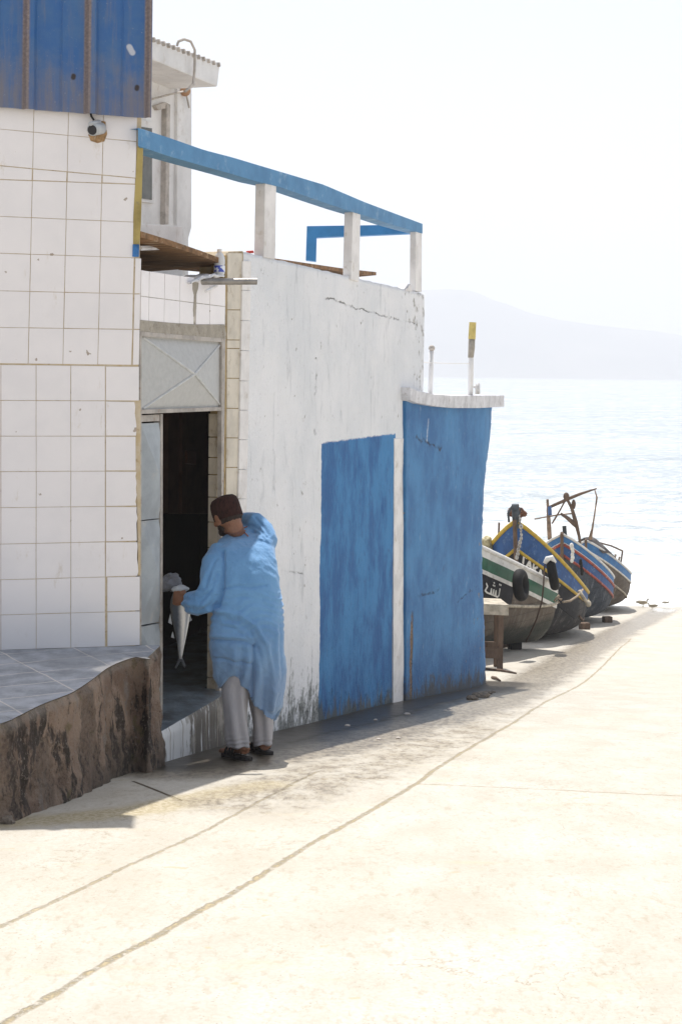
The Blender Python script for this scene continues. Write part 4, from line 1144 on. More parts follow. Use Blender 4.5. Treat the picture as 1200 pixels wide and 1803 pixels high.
# trousers
t1 = loft([(1170, 392, 446, .05, .09), (1200, 391, 443, .04, .085), (1235, 390, 438, .03, .078), (1270, 393, 437, .01, .07), (1300, 396, 438, .0, .065), (1317, 400, 437, .0, .06)], [1170, 1180, 1190, 1205, 1220, 1235, 1250, 1265, 1280, 1295, 1306, 1317], 32, .9)
t2 = loft([(1200, 434, 486, .14, .08), (1240, 440, 485, .15, .075), (1270, 443, 483, .15, .07), (1290, 445, 481, .15, .065), (1313, 447, 478, .15, .058)], [1200, 1215, 1230, 1245, 1260, 1275, 1290, 1302, 1313], 32, .9)
def trd(v, n):
    px, py = proj(v)
    return .006 * math.sin(px * .27 + 9 * nz(v, 3) + v.y * 14) * smst(py, 1190, 1220) + .004 * fbm(v, 16, 3) + .003 * smst(py, 1290, 1312) * math.sin(py * .8 + px * .1)
obj('trousers', remesh(join(t1, t2), .0065, 2, trd), simple('grey_striped_cotton', (.42, .41, .43), .9, .12, 6, .5, c2=(.34, .34, .37), stretch=(3, 3, .6)), PR, smooth=True, fix=False)

# body
f_ = Vector((-.52, .76, -.38)).normalized(); u_ = Vector((-.30, .16, .94)); u_ = (u_ - f_ * u_.dot(f_)).normalized(); l_ = u_.cross(f_).normalized()   # l_: his left
Hc = P(400, 906, D0 + .31)
M3 = Matrix((l_, f_, u_)).transposed()
def hp(l, f, u): return Hc + l_ * l + f_ * f + u_ * u
body = [ellipsoid(Hc, (.077, .096, .103), M3, 20, 14), ellipsoid(hp(0, .028, -.055), (.056, .064, .062), M3), ellipsoid(hp(0, .070, -.098), (.026, .024, .022), M3), ellipsoid(hp(0, -.02, -.045), (.064, .066, .06), M3),
        tube([hp(0, .092, .012), hp(0, .108, -.018), hp(0, .114, -.032)], [.010, .014, .016], 10), ellipsoid(hp(.012, .098, -.038), (.010, .012, .009), M3), ellipsoid(hp(-.012, .098, -.038), (.010, .012, .009), M3),
        tube([hp(-.045, .082, .028), hp(0, .094, .022), hp(.045, .082, .028)], [.010, .011, .010], 8),
        tube([hp(-.024, .084, -.064), hp(0, .092, -.062), hp(.024, .084, -.064)], [.007, .009, .007], 8), tube([hp(-.020, .082, -.074), hp(0, .090, -.076), hp(.020, .082, -.074)], [.007, .010, .007], 8)]
for sg in (1, -1):
    body += [ellipsoid(hp(sg * .034, .082, .004), (.016, .012, .010), M3), ellipsoid(hp(sg * .05, .062, -.03), (.022, .026, .022), M3)]
    er = M3 @ Matrix.Rotation(sg * -.25, 3, 'Z')
    body += [ellipsoid(hp(sg * .080, -.008, -.022), (.009, .018, .030), er), tube([hp(sg * .088, -.010 + .017 * math.cos(a), -.020 + .029 * math.sin(a)) for a in [q * .55 - .9 for q in range(9)]], [.0055] * 9, 7), ellipsoid(hp(sg * .082, 0, -.047), (.008, .010, .010), M3)]
body += [tube([hp(0, -.020, -.04), hp(0, -.035, -.09), P(420, 950, D0 + .40)], [.056, .052, .055], 18)]
# trunk, hips, legs under the clothes
body += [tube([P(430, 965, D0 + .29), P(430, 1000, D0 + .20), P(434, 1060, D0 + .12), P(436, 1110, D0 + .08), P(434, 1160, D0 + .07)], [.055, .10, .11, .12, .11], 18, squash=.75, up=Vector((0, 1, 0)))]
LA = P(428, 1319, D0 + .005); RA = P(466, 1311, D0 + .16)
body += [tube([P(418, 1150, D0 + .06), P(414, 1230, D0 + .02), P(418, 1275, D0 + .0), LA], [.085, .06, .048, .036], 14), tube([P(460, 1150, D0 + .10), P(464, 1230, D0 + .14), P(464, 1270, D0 + .15), RA], [.085, .058, .048, .036], 14)]
feet = []
def foot(ank, heelpx, dv):
    g_ = GP(*heelpx); dv = Vector(dv).normalized(); sd = Vector((-dv.y, dv.x, 0))
    def gp(a, s, h): q = g_ + dv * a + sd * s; return Vector((q.x, q.y, gz(q.x, q.y) + .022 + h))
    r = [tube([ank, gp(.02, 0, .055), gp(.01, 0, .032)], [.036, .037, .034], 12), tube([gp(.0, 0, .030), gp(.06, 0, .034), gp(.13, 0, .030), gp(.19, 0, .020), gp(.215, 0, .016)], [.031, .036, .040, .040, .030], 14, squash=.62), ellipsoid(gp(.065, 0, .06), (.036, .036, .036))]
    for k, (s, a, rr) in enumerate([(-.030, .205, .010), (-.014, .222, .0105), (.002, .232, .011), (.018, .238, .0115), (.034, .24, .0155)]):
        r.append(tube([gp(.17, s, .014), gp(a - .01, s, .012), gp(a + .01, s, .009)], [rr, rr, rr * .8], 8))
    out = []; sole = []
    prof = [(-.045, .0), (-.04, .025), (-.02, .036), (.04, .038), (.10, .040), (.16, .046), (.21, .044), (.245, .03), (.258, .0)]
    ring = [gp(a, s, -.003) for a, s in prof] + [gp(a, -s, -.003) for a, s in reversed(prof[1:-1])]
    V, F = prism(ring, Vector((0, 0, -.021)))
    st = []
    for aa in (.085, .125, .165):
        st.append(tube([gp(aa, .046 * math.cos(t), .0 + .062 * math.sin(t) * (1 - (aa - .085) * 3)) for t in [math.pi * q / 10 for q in range(11)]], [.011] * 11, 6))
    st2 = join(*st)
    return r, (V, F), st2
fl, sole1, str1 = foot(LA, (432, 1338), (-.55, .83, 0)); fr, sole2, str2 = foot(RA, (470, 1328), (-.40, .9, 0))
body += fl + fr
def hand(wr, dv, pn, thumb_side, curl, spread_=.018, sc_=1.0):
    dv = dv.normalized(); pn = (pn - dv * pn.dot(dv)).normalized(); sd = dv.cross(pn).normalized() * thumb_side
    out = []
    kn = wr + dv * .085 * sc_
    pm = []
    for t, wd, th in ((0, .026, .019), (.35, .036, .017), (.7, .042, .015), (1.0, .040, .012)):
        c = wr.lerp(kn, t); ring = []
        for k in range(16): A = 2 * math.pi * k / 16; ring.append(c + sd * wd * math.cos(A) * sc_ + pn * th * math.sin(A) * sc_)
        pm.append(ring)
    V = [v for r in pm for v in r]; F = [(i * 16 + k, i * 16 + (k + 1) % 16, (i + 1) * 16 + (k + 1) % 16, (i + 1) * 16 + k) for i in range(3) for k in range(16)] + [tuple(range(15, -1, -1)), tuple(range(48, 64))]
    out.append((V, F))
    for k, (s, L) in enumerate(((.030, .94), (.0105, 1.05), (-.0095, 1.0), (-.029, .8))):
        p = kn + sd * s * sc_ - dv * .006; pts = [p]; d = (dv + sd * s * 2).normalized()
        for j, sl_ in enumerate((.044, .028, .022)):
            ang = curl[j] * (1 + .08 * (k - 1)); ax = sd * thumb_side
            # rotate d towards the palm normal
            d = (d * math.cos(ang) + (pn - d * pn.dot(d)).normalized() * math.sin(ang)).normalized()
            p = p + d * sl_ * L * sc_; pts.append(p)
        out.append(tube(pts, [.0098 * sc_, .0092 * sc_, .0085 * sc_, .0066 * sc_], 10)); out.append(ellipsoid(pts[-1], (.0066, .0066, .0066)))
    tb_ = wr + dv * .022 + sd * .022 + pn * .006
    out.append(tube([tb_, tb_ + (sd * .7 + dv * .6 + pn * .3).normalized() * .042, tb_ + (sd * .7 + dv * .6 + pn * .3).normalized() * .042 + (dv * .6 + sd * .1 + pn * .75).normalized() * .032, tb_ + (sd * .7 + dv * .6 + pn * .3).normalized() * .042 + (dv * .6 + pn * .9).normalized() * .052], [.015, .0125, .011, .008], 10))
    return out
# left arm: upper arm, elbow hanging out of the sleeve, fist round the fish
EL = P(353, 1074, D0 + .03); WL = P(329, 1055, D0 + .12); HG = P(312, 1053, D0 + .17)
body += [tube([P(388, 972, D0 + .20), P(374, 1020, D0 + .07), EL], [.035, .044, .042], 14), tube([EL, EL.lerp(WL, .35), WL], [.040, .042, .029], 14)]
lh = hand(WL, Vector((-1, .55, .02)), Vector((.05, .35, -1)) * 0 + Vector((.35, 1, -.15)), -1, (1.0, 1.25, .8), sc_=1.12)
body += lh
ER = P(444, 918, D0 + .48); WR = P(412, 914, D0 + .70); 
body += [tube([P(458, 962, D0 + .33), P(460, 934, D0 + .42), ER], [.030, .034, .032], 12), tube([ER, ER.lerp(WR, .4), WR], [.032, .032, .026], 12)]
body += hand(WR, Vector((-.75, .55, .35)), Vector((-.2, .9, -.1)), 1, (.5, .6, .4))
BV = remesh(join(*body), .0046, 1)
obj('body', BV, mat('tanned_skin', lambda b: dict(color=b.mix(b.ss(b.noise(b.pos, 22, 5, .6), .35, .7), (.27, .125, .070), (.19, .085, .048)), rough=.5, sss=.0, bump=b.noise(b.pos, 160, 4, .6), bs=.25, bd=.002)), PR, smooth=True, fix=False)
# face details that stay on the head: eyes
M_eye = simple('eye', (.10, .07, .05), .2, .1)
for sg in (1, -1): obj('eye', ellipsoid(hp(sg * .034, .088, .003), (.0105, .0075, .007), M3, 10, 8), M_eye, PR, smooth=True)
# hair and beard
hair = [ellipsoid(hp(0, -.022, -.020), (.078, .078, .060), M3, 18, 12)]
hair += [ellipsoid(hp(sg * .052, .030, -.062), (.014, .034, .036), M3) for sg in (1, -1)]
hair += [ellipsoid(hp(0, .078, -.10), (.036, .020, .024), M3), ellipsoid(hp(0, .094, -.054), (.024, .010, .006), M3), ellipsoid(hp(.036, .062, -.09), (.022, .03, .024), M3), ellipsoid(hp(-.036, .062, -.09), (.022, .03, .024), M3)]
obj('hair', remesh(join(*hair), .005, 1, lambda v, n: .0025 * nz(v, 90)), simple('short_dark_hair', (.045, .030, .024), .8, .3, 60, .8), PR, smooth=True, fix=False)
cv = []; cf = []
cpr = [(1.0, -.020), (1.03, -.014), (1.035, .03), (1.02, .058), (.95, .082), (.80, .098), (.5, .107), (.2, .110), (0.001, .111)]
nseg = 40
for r_, h in cpr:
    for k in range(nseg):
        A = 2 * math.pi * k / nseg; wob = 1 + .012 * math.sin(A * 3 + h * 40) + .01 * nz((math.cos(A), math.sin(A), h * 10), 2)
        back_t = -.016 * (1 - math.sin(A)) * .6 if h < .0 else 0
        cv.append(hp(r_ * wob * .084 * math.cos(A), r_ * wob * .103 * math.sin(A) - .004, h + back_t + .006))
for i in range(len(cpr) - 1):
    for k in range(nseg): cf.append((i * nseg + k, i * nseg + (k + 1) % nseg, (i + 1) * nseg + (k + 1) % nseg, (i + 1) * nseg + k))
cf.append(tuple(range(nseg)))
obj('cap', (cv, cf), simple('dark_brown_knit', (.045, .016, .013), .95, .35, 60, 1.0, bd=.005, stretch=(1, 1, .4)), PR, smooth=True)
# collar embroidery
def onrobe(px, py):
    r = ray(px, py); best = None
    for v in RV[0]:
        if v.y > D0 + .5: continue
        d = (v - r * (v.dot(r) / r.dot(r))).length
        if d < .008 and (best is None or v.y < best.y): best = v
    return (r * (best.y / r.y) - Vector((0, .003, 0))) if best is not None else P(px, py, D0 + .15)
emb = [[(405, 938), (413, 937), (420, 934), (428, 930), (435, 927)], [(424, 931), (427, 936), (432, 934)], [(429, 935), (433, 940), (437, 944)], [(416, 936), (417, 939), (421, 938)]]
obj('collar_trim', join(*[tube([onrobe(*q) for q in ln], .0035, 6) for ln in emb]), simple('rust_embroidery', (.38, .14, .07), .8), PR, smooth=True)
for sole, stp in ((sole1, str1), (sole2, str2)):
    sn_ = obj('sandal', sole, simple('dark_sandal_rubber', (.035, .032, .032), .7, .2, 20, .5), PR, bevel=.003)
    obj('strap', stp, simple('dark_sandal_strap', (.030, .026, .026), .6, .2, 20, .4), sn_, smooth=True)

# fish held by the head
fy = D0 + .205
ft = [(1038, 9), (1046, 13), (1056, 17), (1068, 18.5), (1082, 17), (1098, 14), (1115, 10.5), (1130, 7.5), (1145, 4.8), (1155, 3.2), (1160, 2.6)]
fc = lambda y: 316 + (y - 1040) * .012 + 2.0 * math.sin((y - 1040) / 40)
fpts = [P(fc(y), y, fy) for y, _ in ft]
FV, FF = tube(fpts, [r * PPX for _, r in ft], 18, squash=.55, up=Vector((0, 1, 0)))
fishroot = thing('fish', 'silver tuna hanging tail down from the hand of the man in blue', 'fish', P(318, 1160, fy))
def fish_m(b):
    x, y, z = b.xyz(b.obj); n = b.noise(b.obj, 60, 4, .6)
    s_ = b.ss(x + (n - .5) * .015, -.022, .018)
    return dict(color=b.mix(s_, (.10, .12, .15), (.80, .80, .80)), rough=.28, metal=.25, bump=n, bs=.3, bd=.002)
M_fish = mat('wet_fish_skin', fish_m)
obj('fish_body', (FV, FF), M_fish, fishroot, smooth=True)
def fin(pts, th=.004):
    return prism([P(x, y, fy + .002) for x, y in pts], Vector((0, th, 0)))
obj('eye', ellipsoid(P(322, 1062, fy - .034), (.006, .004, .006)), M_black, fishroot, smooth=True)
obj('tail_fin', join(fin([(316, 1156), (320, 1156), (327, 1172), (325, 1176), (318, 1163)]), fin([(316, 1157), (318, 1164), (310, 1178), (308, 1175)])), simple('dark_fin', (.10, .11, .13), .4), fishroot)
M_fin = simple('silver_fin', (.55, .57, .60), .35)
for q_ in ([(300, 1080), (303, 1100), (296, 1096)], [(331, 1076), (338, 1092), (331, 1096)], [(304, 1112), (307, 1124), (301, 1122)]): obj('fin', fin(q_), M_fin, fishroot)
# plastic bags at the hand
def crumple(c, r, seed, amp):
    V, F = ellipsoid(c, r, None, 30, 22)
    V = [c + (v - c) * (1 + amp * nz(v, 14, seed) + amp * .6 * abs(nz(v, 38, seed))) for v in V]
    return V, F
M_bag = mat('grey_plastic_bag', lambda b: dict(color=(.20, .21, .24), rough=.3, bump=b.noise(b.obj, 40, 5, .7, 1.0), bs=1, bd=.012))
M_bagw = mat('white_plastic_bag', lambda b: dict(color=(.62, .66, .70), rough=.3, bump=b.noise(b.obj, 40, 5, .7, 1.0), bs=1, bd=.012))
o = obj('plastic_bag', crumple(P(299, 1026, D0 + .25), (.058, .045, .060), 1, .9), M_bag, smooth=True); tag(o, 'crumpled grey plastic bag bunched above the hand inside the doorway', 'bag', 'plastic bags by the fish')
o = obj('plastic_bag', crumple(P(318, 1036, D0 + .20), (.050, .035, .018), 4, .8), M_bagw, smooth=True); tag(o, 'white plastic bag film wrapped over the wrist and fish', 'bag', 'plastic bags by the fish')

# ------------------------------------------------------------------ boats
def mk_hull_mat(name, c1, c2, dark, streak):
    def f(b):
        v = b.obj; x, y, z = b.xyz(v)
        st = b.noise(b.sc(v, (1.5, 1.5, .3)), 7, 6, .7); n = b.noise(v, 2.2, 5, .6); f_ = b.noise(v, 30, 4, .6)
        pl = b.ss(b.math('ABSOLUTE', b.math('FRACT', z / .13 + (n - .5) * .25) - .5), .45, .49)
        cl = b.mix(b.ss(n, .35, .65), c1, c2)
        cl = b.mix(b.ss(st, .52, .7, 0, .7), cl, streak)
        cl = b.mix(b.ss(z + (n - .5) * .5, .12, .42, .7, 0), cl, dark)
        cl = b.mix(b.ss(f_, .62, .75, 0, .6), cl, dark)
        cl = b.mix(pl * .35, cl, dark)
        return dict(color=cl, rough=.85, spec=.2, bump=st + f_ * .4 - pl * .6, bs=.9, bd=.018)
    return mat(name, f)
H1 = mk_hull_mat('tarred_brown_hull', (.10, .080, .062), (.155, .13, .105), (.025, .04, .036), (.25, .215, .18))
H2 = mk_hull_mat('tarred_grey_hull', (.030, .031, .036), (.065, .062, .060), (.025, .024, .024), (.22, .21, .20))
H3 = mk_hull_mat('blue_grey_hull', (.035, .045, .062), (.070, .082, .098), (.025, .026, .030), (.19, .21, .24))
M_bblue = simple('boat_blue', (.016, .085, .26), .65, .25, 5, .4, c2=(.012, .06, .19), dirt=(.16, .26, .42))
M_bblue2 = simple('boat_light_blue', (.03, .16, .38), .65, .25, 5, .4, c2=(.02, .11, .29), dirt=(.2, .3, .42))
M_yel = simple('boat_yellow', (.55, .38, .04), .55, .3, 8, .4, c2=(.42, .28, .03), dirt=(.25, .18, .08))
M_bwhite = simple('boat_white', (.70, .69, .66), .55, .12, 6, .4, dirt=(.38, .34, .28))
M_green = simple('boat_green', (.012, .11, .06), .5, .2, 6, .4, dirt=(.04, .08, .06))
M_red = simple('boat_red', (.36, .06, .04), .55, .25, 7, .4, dirt=(.5, .4, .36))
M_navy = simple('boat_black_band', (.007, .009, .016), .75, .2, 6, .3, dirt=(.06, .06, .07))
M_wood = simple('weathered_wood', (.17, .115, .08), .85, .3, 12, .7, c2=(.09, .06, .045), stretch=(1, 1, .3))
M_woodp = simple('pale_worn_wood', (.56, .50, .40), .85, .25, 9, .6, dirt=(.30, .24, .17))
M_rope = simple('faded_rope', (.40, .32, .24), .95, .3, 60, .8)
M_rubber = simple('tyre_rubber', (.006, .006, .007), .75, .2, 20, .3)
M_foam_d = simple('dirty_white_floats', (.60, .58, .55), .8, .4, 25, .6, dirt=(.10, .05, .04))
M_foam = simple('white_float', (.78, .77, .74), .6, .1, 10, .3)

class Boat:
    def __init__(s, bow, stern, B, hm, hb, hs, label, dz0=0.0, rake=.35, full=(2.6, 2.4), wst=.72):
        s.bow = Vector((bow[0], bow[1], 0)); s.st = Vector((stern[0], stern[1], 0))
        s.ax = (s.bow - s.st); s.L = s.ax.length; s.ax.normalize(); s.pt = Vector((s.ax.y, -s.ax.x, 0))   # pt: to the boat's starboard
        s.B = B; s.hm, s.hb, s.hs = hm, hb, hs; s.rake = rake; s.full = full; s.wst = wst
        s.zb = gz(0, s.bow.y) ; s.zs = gz(0, s.st.y)
        s.dz0 = dz0; s.lin = False
        c = s.st + s.ax * s.L * .5
        s.root = thing('fishing_boat', label, 'boat', Vector((c.x, c.y, gz(c.x, c.y))), 'fishing boats drawn up along the slipway')
    def half(s, t):
        a = s.B / 2
        if t > .45: return a * max(0.0, (1 - ((t - .45) / .55) ** 2.2)) ** .85 + .012
        return a * (s.wst + (1 - s.wst) * math.sin(t / .45 * math.pi / 2))
    def keel(s, t):                                     # world z of the keel
        base = s.zs + (s.zb - s.zs) * t + s.dz0 + .10
        if t > .82: base += (s.hb * .55) * ((t - .82) / .18) ** 2.4
        return base
    def base(s, t): return s.zs + (s.zb - s.zs) * t + s.dz0
    def sheer(s, t):
        if s.lin: return s.base(t) + s.hs + (s.hb - s.hs) * t
        return s.base(t) + s.hm + (s.hb - s.hm) * max(0, (t - .38) / .62) ** 2.1 + (s.hs - s.hm) * max(0, (.38 - t) / .38) ** 2
    def pt3(s, t, dz, side, off=0.0):
        """a point on the hull: t 0 stern .. 1 bow, dz metres below the sheer, side +1 starboard"""
        zs_, zk = s.sheer(t), s.keel(t); H = max(zs_ - zk, .05); q = max(0.0, min(1, dz / H)); t = max(0.0, min(1.0, t))
        bowf = max(0, (t - .68) / .32); a = s.full[0] * (1 - bowf) + 1.25 * bowf; b_ = s.full[1] * (1 - bowf) + 1.0 * bowf
        w_ = s.half(t) * max(0, 1 - q ** a) ** (1 / b_)
        x = t * s.L + s.rake * (t ** 6) * (1 - q)
        p = s.st + s.ax * x + s.pt * side * (w_ + off); p.z = zs_ - dz if q < 1 else zk
        return p
    def nrm(s, t, dz, side):
        a = s.pt3(min(t + .01, 1), dz, side) - s.pt3(t - .01, dz, side); b_ = s.pt3(t, dz + .02, side) - s.pt3(t, dz, side)
        n = a.cross(b_); 
        if n.dot(s.pt) * side < 0: n = -n
        return n.normalized() if n.length > 0 else s.pt * side
    def band(s, name, d0, d1, m, off, t0=0, t1=1, nt=44, nd=4, parent=None):
        parts = []; g0 = d0 if callable(d0) else (lambda t, q=d0: q); g1 = d1 if callable(d1) else (lambda t, q=d1: q)
        for side in (1, -1):
            V = []; F = []
            for i in range(nt + 1):
                t = t0 + (t1 - t0) * i / nt; d0 = g0(t); d1 = g1(t)
                for j in range(nd + 1):
                    V.append(s.pt3(t, d0 + (d1 - d0) * j / nd, side, off))
                V.append(s.pt3(t, d1, side, -.01)); V.insert(len(V) - nd - 2, s.pt3(t, d0, side, -.01))
            k = nd + 3
            for i in range(nt):
                for j in range(k - 1): F.append((i * k + j, i * k + j + 1, (i + 1) * k + j + 1, (i + 1) * k + j))
            parts.append((V, F))
        return obj(name, join(*parts), m, parent or s.root, smooth=False)
    def rail(s, name, d, r, m, out=.01, t0=0, t1=1, squash=1.0):
        parts = []; df = d if callable(d) else (lambda t: d)
        for side in (1, -1): parts.append(tube([s.pt3(t0 + (t1 - t0) * i / 44, df(t0 + (t1 - t0) * i / 44), side, out) for i in range(45)], r, 7, squash=squash))
        if t0 == 0: parts.append(tube([s.pt3(0, df(0), 1, out), s.pt3(0, df(0), -1, out)], r, 7))
        return obj(name, join(*parts), m, s.root, smooth=True)
    def build(s, mh, deck_m, wale=.45, mg=None):
        nt = 48; nd = 20; V = []; F = []
        for side in (1, -1):
            o = len(V)
            for i in range(nt + 1):
                t = i / nt; H = s.sheer(t) - s.keel(t)
                for j in range(nd + 1): V.append(s.pt3(t, H * (j / nd) ** .9, side))
            for i in range(nt):
                for j in range(nd): a = o + i * (nd + 1) + j; F.append((a, a + 1, a + nd + 2, a + nd + 1))
        # transom
        k = (nt + 1) * (nd + 1)
        for j in range(nd): F.append((j, j + 1, k + j + 1, k + j))
        obj('hull', (V, F), mh, s.root, smooth=True)
        # keel timber and stem post
        kp = [s.pt3(i / 30, 9, 1) * 1 for i in range(31)]
        kk = []
        for i in range(31):
            t = i / 30; q = s.st + s.ax * (t * s.L); kk.append(Vector((q.x, q.y, s.keel(t) - .03)))
        obj('keel', tube(kk, .045, 8), M_wood, s.root)
        sp = []
        for i in range(12):
            q = 1 - i / 11; t = 1.0; H = s.sheer(1) - s.keel(1); dz = H * q
            p = s.pt3(1, dz, 1); sp.append(p + s.ax * .03)
        top = sp[-1] + s.ax * .02 + Vector((0, 0, .05)); sp.append(top)
        obj('stem_post', tube(sp, .045, 8, squash=.8), M_wood, s.root)
        # deck and thwarts
        V = []; F = []
        for i in range(41):
            t = i / 40
            for side in (-1, -.5, 0, .5, 1):
                p = s.pt3(t, .22, 1, -.03); c = s.st + s.ax * (t * s.L); c.z = p.z; h = max(0, (p - c).dot(s.pt))
                V.append(c + s.pt * h * side + Vector((0, 0, .04 * (1 - side * side))))
        F = [(i * 5 + j, i * 5 + j + 1, i * 5 + j + 6, i * 5 + j + 5) for i in range(40) for j in range(4)]
        obj('deck', (V, F), deck_m, s.root)
        th = []
        for t in (.2, .45, .66):
            a, b_ = s.pt3(t, .10, 1, -.02), s.pt3(t, .10, -1, -.02); c = (a + b_) / 2
            ang = math.atan2(s.pt.y, s.pt.x); th.append(box(c, ((a - b_).length, .22, .04), ang))
        obj('thwart', join(*th), M_woodp, s.root)
    def flat(s, name, polys, t0, dz, side, m, scl=1.0, off=.012, parent=None, dirt=-1):
        """flat marks (u right as seen, v up, metres) laid on the hull at station t0"""
        V = []; F = []
        for poly in polys:
            o = len(V)
            for u, v in poly:
                V.append(s.pt3(t0 + dirt * u * scl / s.L, dz - v * scl, side, off))
            for u, v in poly:
                V.append(s.pt3(t0 + dirt * u * scl / s.L, dz - v * scl, side, off - .008))
            n = len(poly); F.append(tuple(range(o, o + n)))
            for i in range(n): j = (i + 1) % n; F.append((o + i, o + j, o + n + j, o + n + i))
        return obj(name, (V, F), m, parent or s.root, fix=False)
def stroke(pts, w_):
    out = []
    for (x0, y0), (x1, y1) in zip(pts[:-1], pts[1:]):
        d = math.hypot(x1 - x0, y1 - y0); nx, ny = -(y1 - y0) / d * w_ / 2, (x1 - x0) / d * w_ / 2
        ex, ey = (x1 - x0) / d * w_ * .3, (y1 - y0) / d * w_ * .3
        out.append([(x0 + nx - ex, y0 + ny - ey), (x0 - nx - ex, y0 - ny - ey), (x1 - nx + ex, y1 - ny + ey), (x1 + nx + ex, y1 + ny + ey)])
    return out
GL_ = {'T': [[(0, 1), (.7, 1)], [(.35, 1), (.35, 0)]], 'A': [[(0, 0), (.35, 1), (.7, 0)], [(.14, .35), (.56, .35)]], 'K': [[(.05, 0), (.05, 1)], [(.65, 1), (.08, .42)], [(.25, .58), (.68, 0)]]}
def latin(txt, h, w_):
    out = []; x = 0
    for ch in txt:
        for ln in GL_[ch]: out += stroke([(x + a * h, b_ * h) for a, b_ in ln], w_)
        x += h * .92
    return out
def dot(x, y, r): return [[(x + r * math.cos(a * math.pi / 3), y + r * math.sin(a * math.pi / 3)) for a in range(6)]]
def arabic():
    o = []                                               # ta, shin and the next letter, right to left; baseline y = 0
    o += stroke([(.46, .13), (.455, .03), (.42, 0), (.37, 0)], .024); o += dot(.435, .19, .015) + dot(.475, .19, .015)
    o += stroke([(.37, 0), (.35, .08), (.335, .0), (.295, .0), (.28, .08), (.265, .0), (.225, .0), (.21, .08), (.20, 0), (.15, 0)], .022)
    o += dot(.25, .14, .014) + dot(.29, .14, .014) + dot(.27, .18, .014)
    o += stroke([(.15, 0), (.10, 0), (.02, .015), (.09, .09), (.03, .12)], .024)
    return o
def tyre(name, c, ax, R1, r1, label, m=M_rubber, group=None):
    ax = Vector(ax).normalized(); u = ax.orthogonal().normalized(); v = ax.cross(u); V = []; F = []; n, k = 28, 12
    for i in range(n):
        A = 2 * math.pi * i / n; rd = u * math.cos(A) + v * math.sin(A)
        for j in range(k):
            Bq = 2 * math.pi * j / k; V.append(Vector(c) + rd * (R1 + r1 * math.cos(Bq)) + ax * r1 * 1.15 * math.sin(Bq))
    for i in range(n):
        for j in range(k): F.append((i * k + j, ((i + 1) % n) * k + j, ((i + 1) % n) * k + (j + 1) % k, i * k + (j + 1) % k))
    o = obj(name, (V, F), m, smooth=True); tag(o, label, 'tyre', group); return o

# boat with white and green stripe, nearest
b1 = Boat((-.35, 19.6), (2.95, 24.15), 1.75, 1.12, 1.85, 1.2, 'nearest fishing boat with white and green stripes and a black name band', rake=.3, wst=.80, full=(2.3, 2.6))
b1.lin = True; b1.hs = 1.08; b1.hb = 2.34
b1.build(H1, M_woodp)
b1.rail('gunwale', -.01, .035, M_bwhite, .012)
b1.band('white_stripe', .02, .12, M_bwhite, .014, nd=2)
b1.band('green_stripe', .12, .30, M_green, .013, nd=3)
b1.band('white_stripe', .30, .36, M_bwhite, .016, nd=1)
WL1 = lambda t: .26 + .66 * min(1, t * 1.6) ** .75
b1.band('name_band', .36, lambda t: WL1(t) - .03, M_navy, .010, t0=.30, nd=4)
b1.rail('wale', WL1, .026, M_woodp, .012)
b1.flat('lettering', arabic(), .462, .60, -1, M_foam, 1.0, .022)
# boat with blue and yellow bow
b2 = Boat((3.02, 25.1), (4.20, 30.8), 2.12, .90, 2.16, .95, 'blue fishing boat with yellow stripes and high pointed bow', rake=.30, dz0=-.05, full=(3.8, 2.9))
b2.build(H2, M_woodp)
YS = lambda t: .15 + .33 * max(0, (t - .4) / .6) ** 1.2
b2.band('top_strake', .02, lambda t: YS(t) - .02, M_bblue, .012, nd=5)
b2.band('name_band', lambda t: YS(t) + .02, lambda t: YS(t) + .42, M_navy, .010, t0=.66, nd=4)
b2.rail('yellow_stripe', .0, .038, M_yel, .012)
b2.rail('yellow_stripe', YS, .030, M_yel, .014)
b2.rail('wale', lambda t: .42 + .25 * t, .02, M_wood, .012, t0=0, t1=.62)
# boat with blue and red stripes
b3 = Boat((4.78, 31.6), (5.75, 37.2), 2.2, 1.04, 2.0, 1.05, 'dark blue fishing boat with red and white stripes and spars overhead', rake=.25, full=(3.8, 2.9))
b3.build(H3, M_woodp)
b3.band('top_strake', .02, .17, M_bblue2, .012, nd=3)
b3.rail('white_stripe', .0, .028, M_bwhite, .014)
b3.rail('red_stripe', .21, .034, M_red, .014)
b3.band('blue_band', .23, .42, M_bblue, .010, nd=3)
b3.rail('red_stripe', .45, .030, M_red, .014)
b3.rail('white_stripe', .18, .016, M_bwhite, .018)
b4 = Boat((6.5, 38.8), (7.7, 44.6), 2.2, 1.04, 1.95, 1.05, 'farthest fishing boat, light blue with pale trim and a dark cover', rake=.25, full=(3.8, 2.9))
b4.build(H1, M_woodp)
b4.band('top_strake', .02, .24, M_bblue2, .012, nd=3)
b4.rail('white_stripe', .0, .030, M_bwhite, .014)
b4.rail('white_stripe', .26, .026, M_bwhite, .014)
b4.rail('wale', .68, .026, M_woodp, .012)

# name on the blue and yellow boat: on the side that faces the ramp
def side_right(b): return 1 if (b.pt.x > 0) else -1
b2.flat('lettering', latin('TAKA', .13, .028), .985, .615, side_right(b2), M_foam, 1.0, .02, dirt=-1)
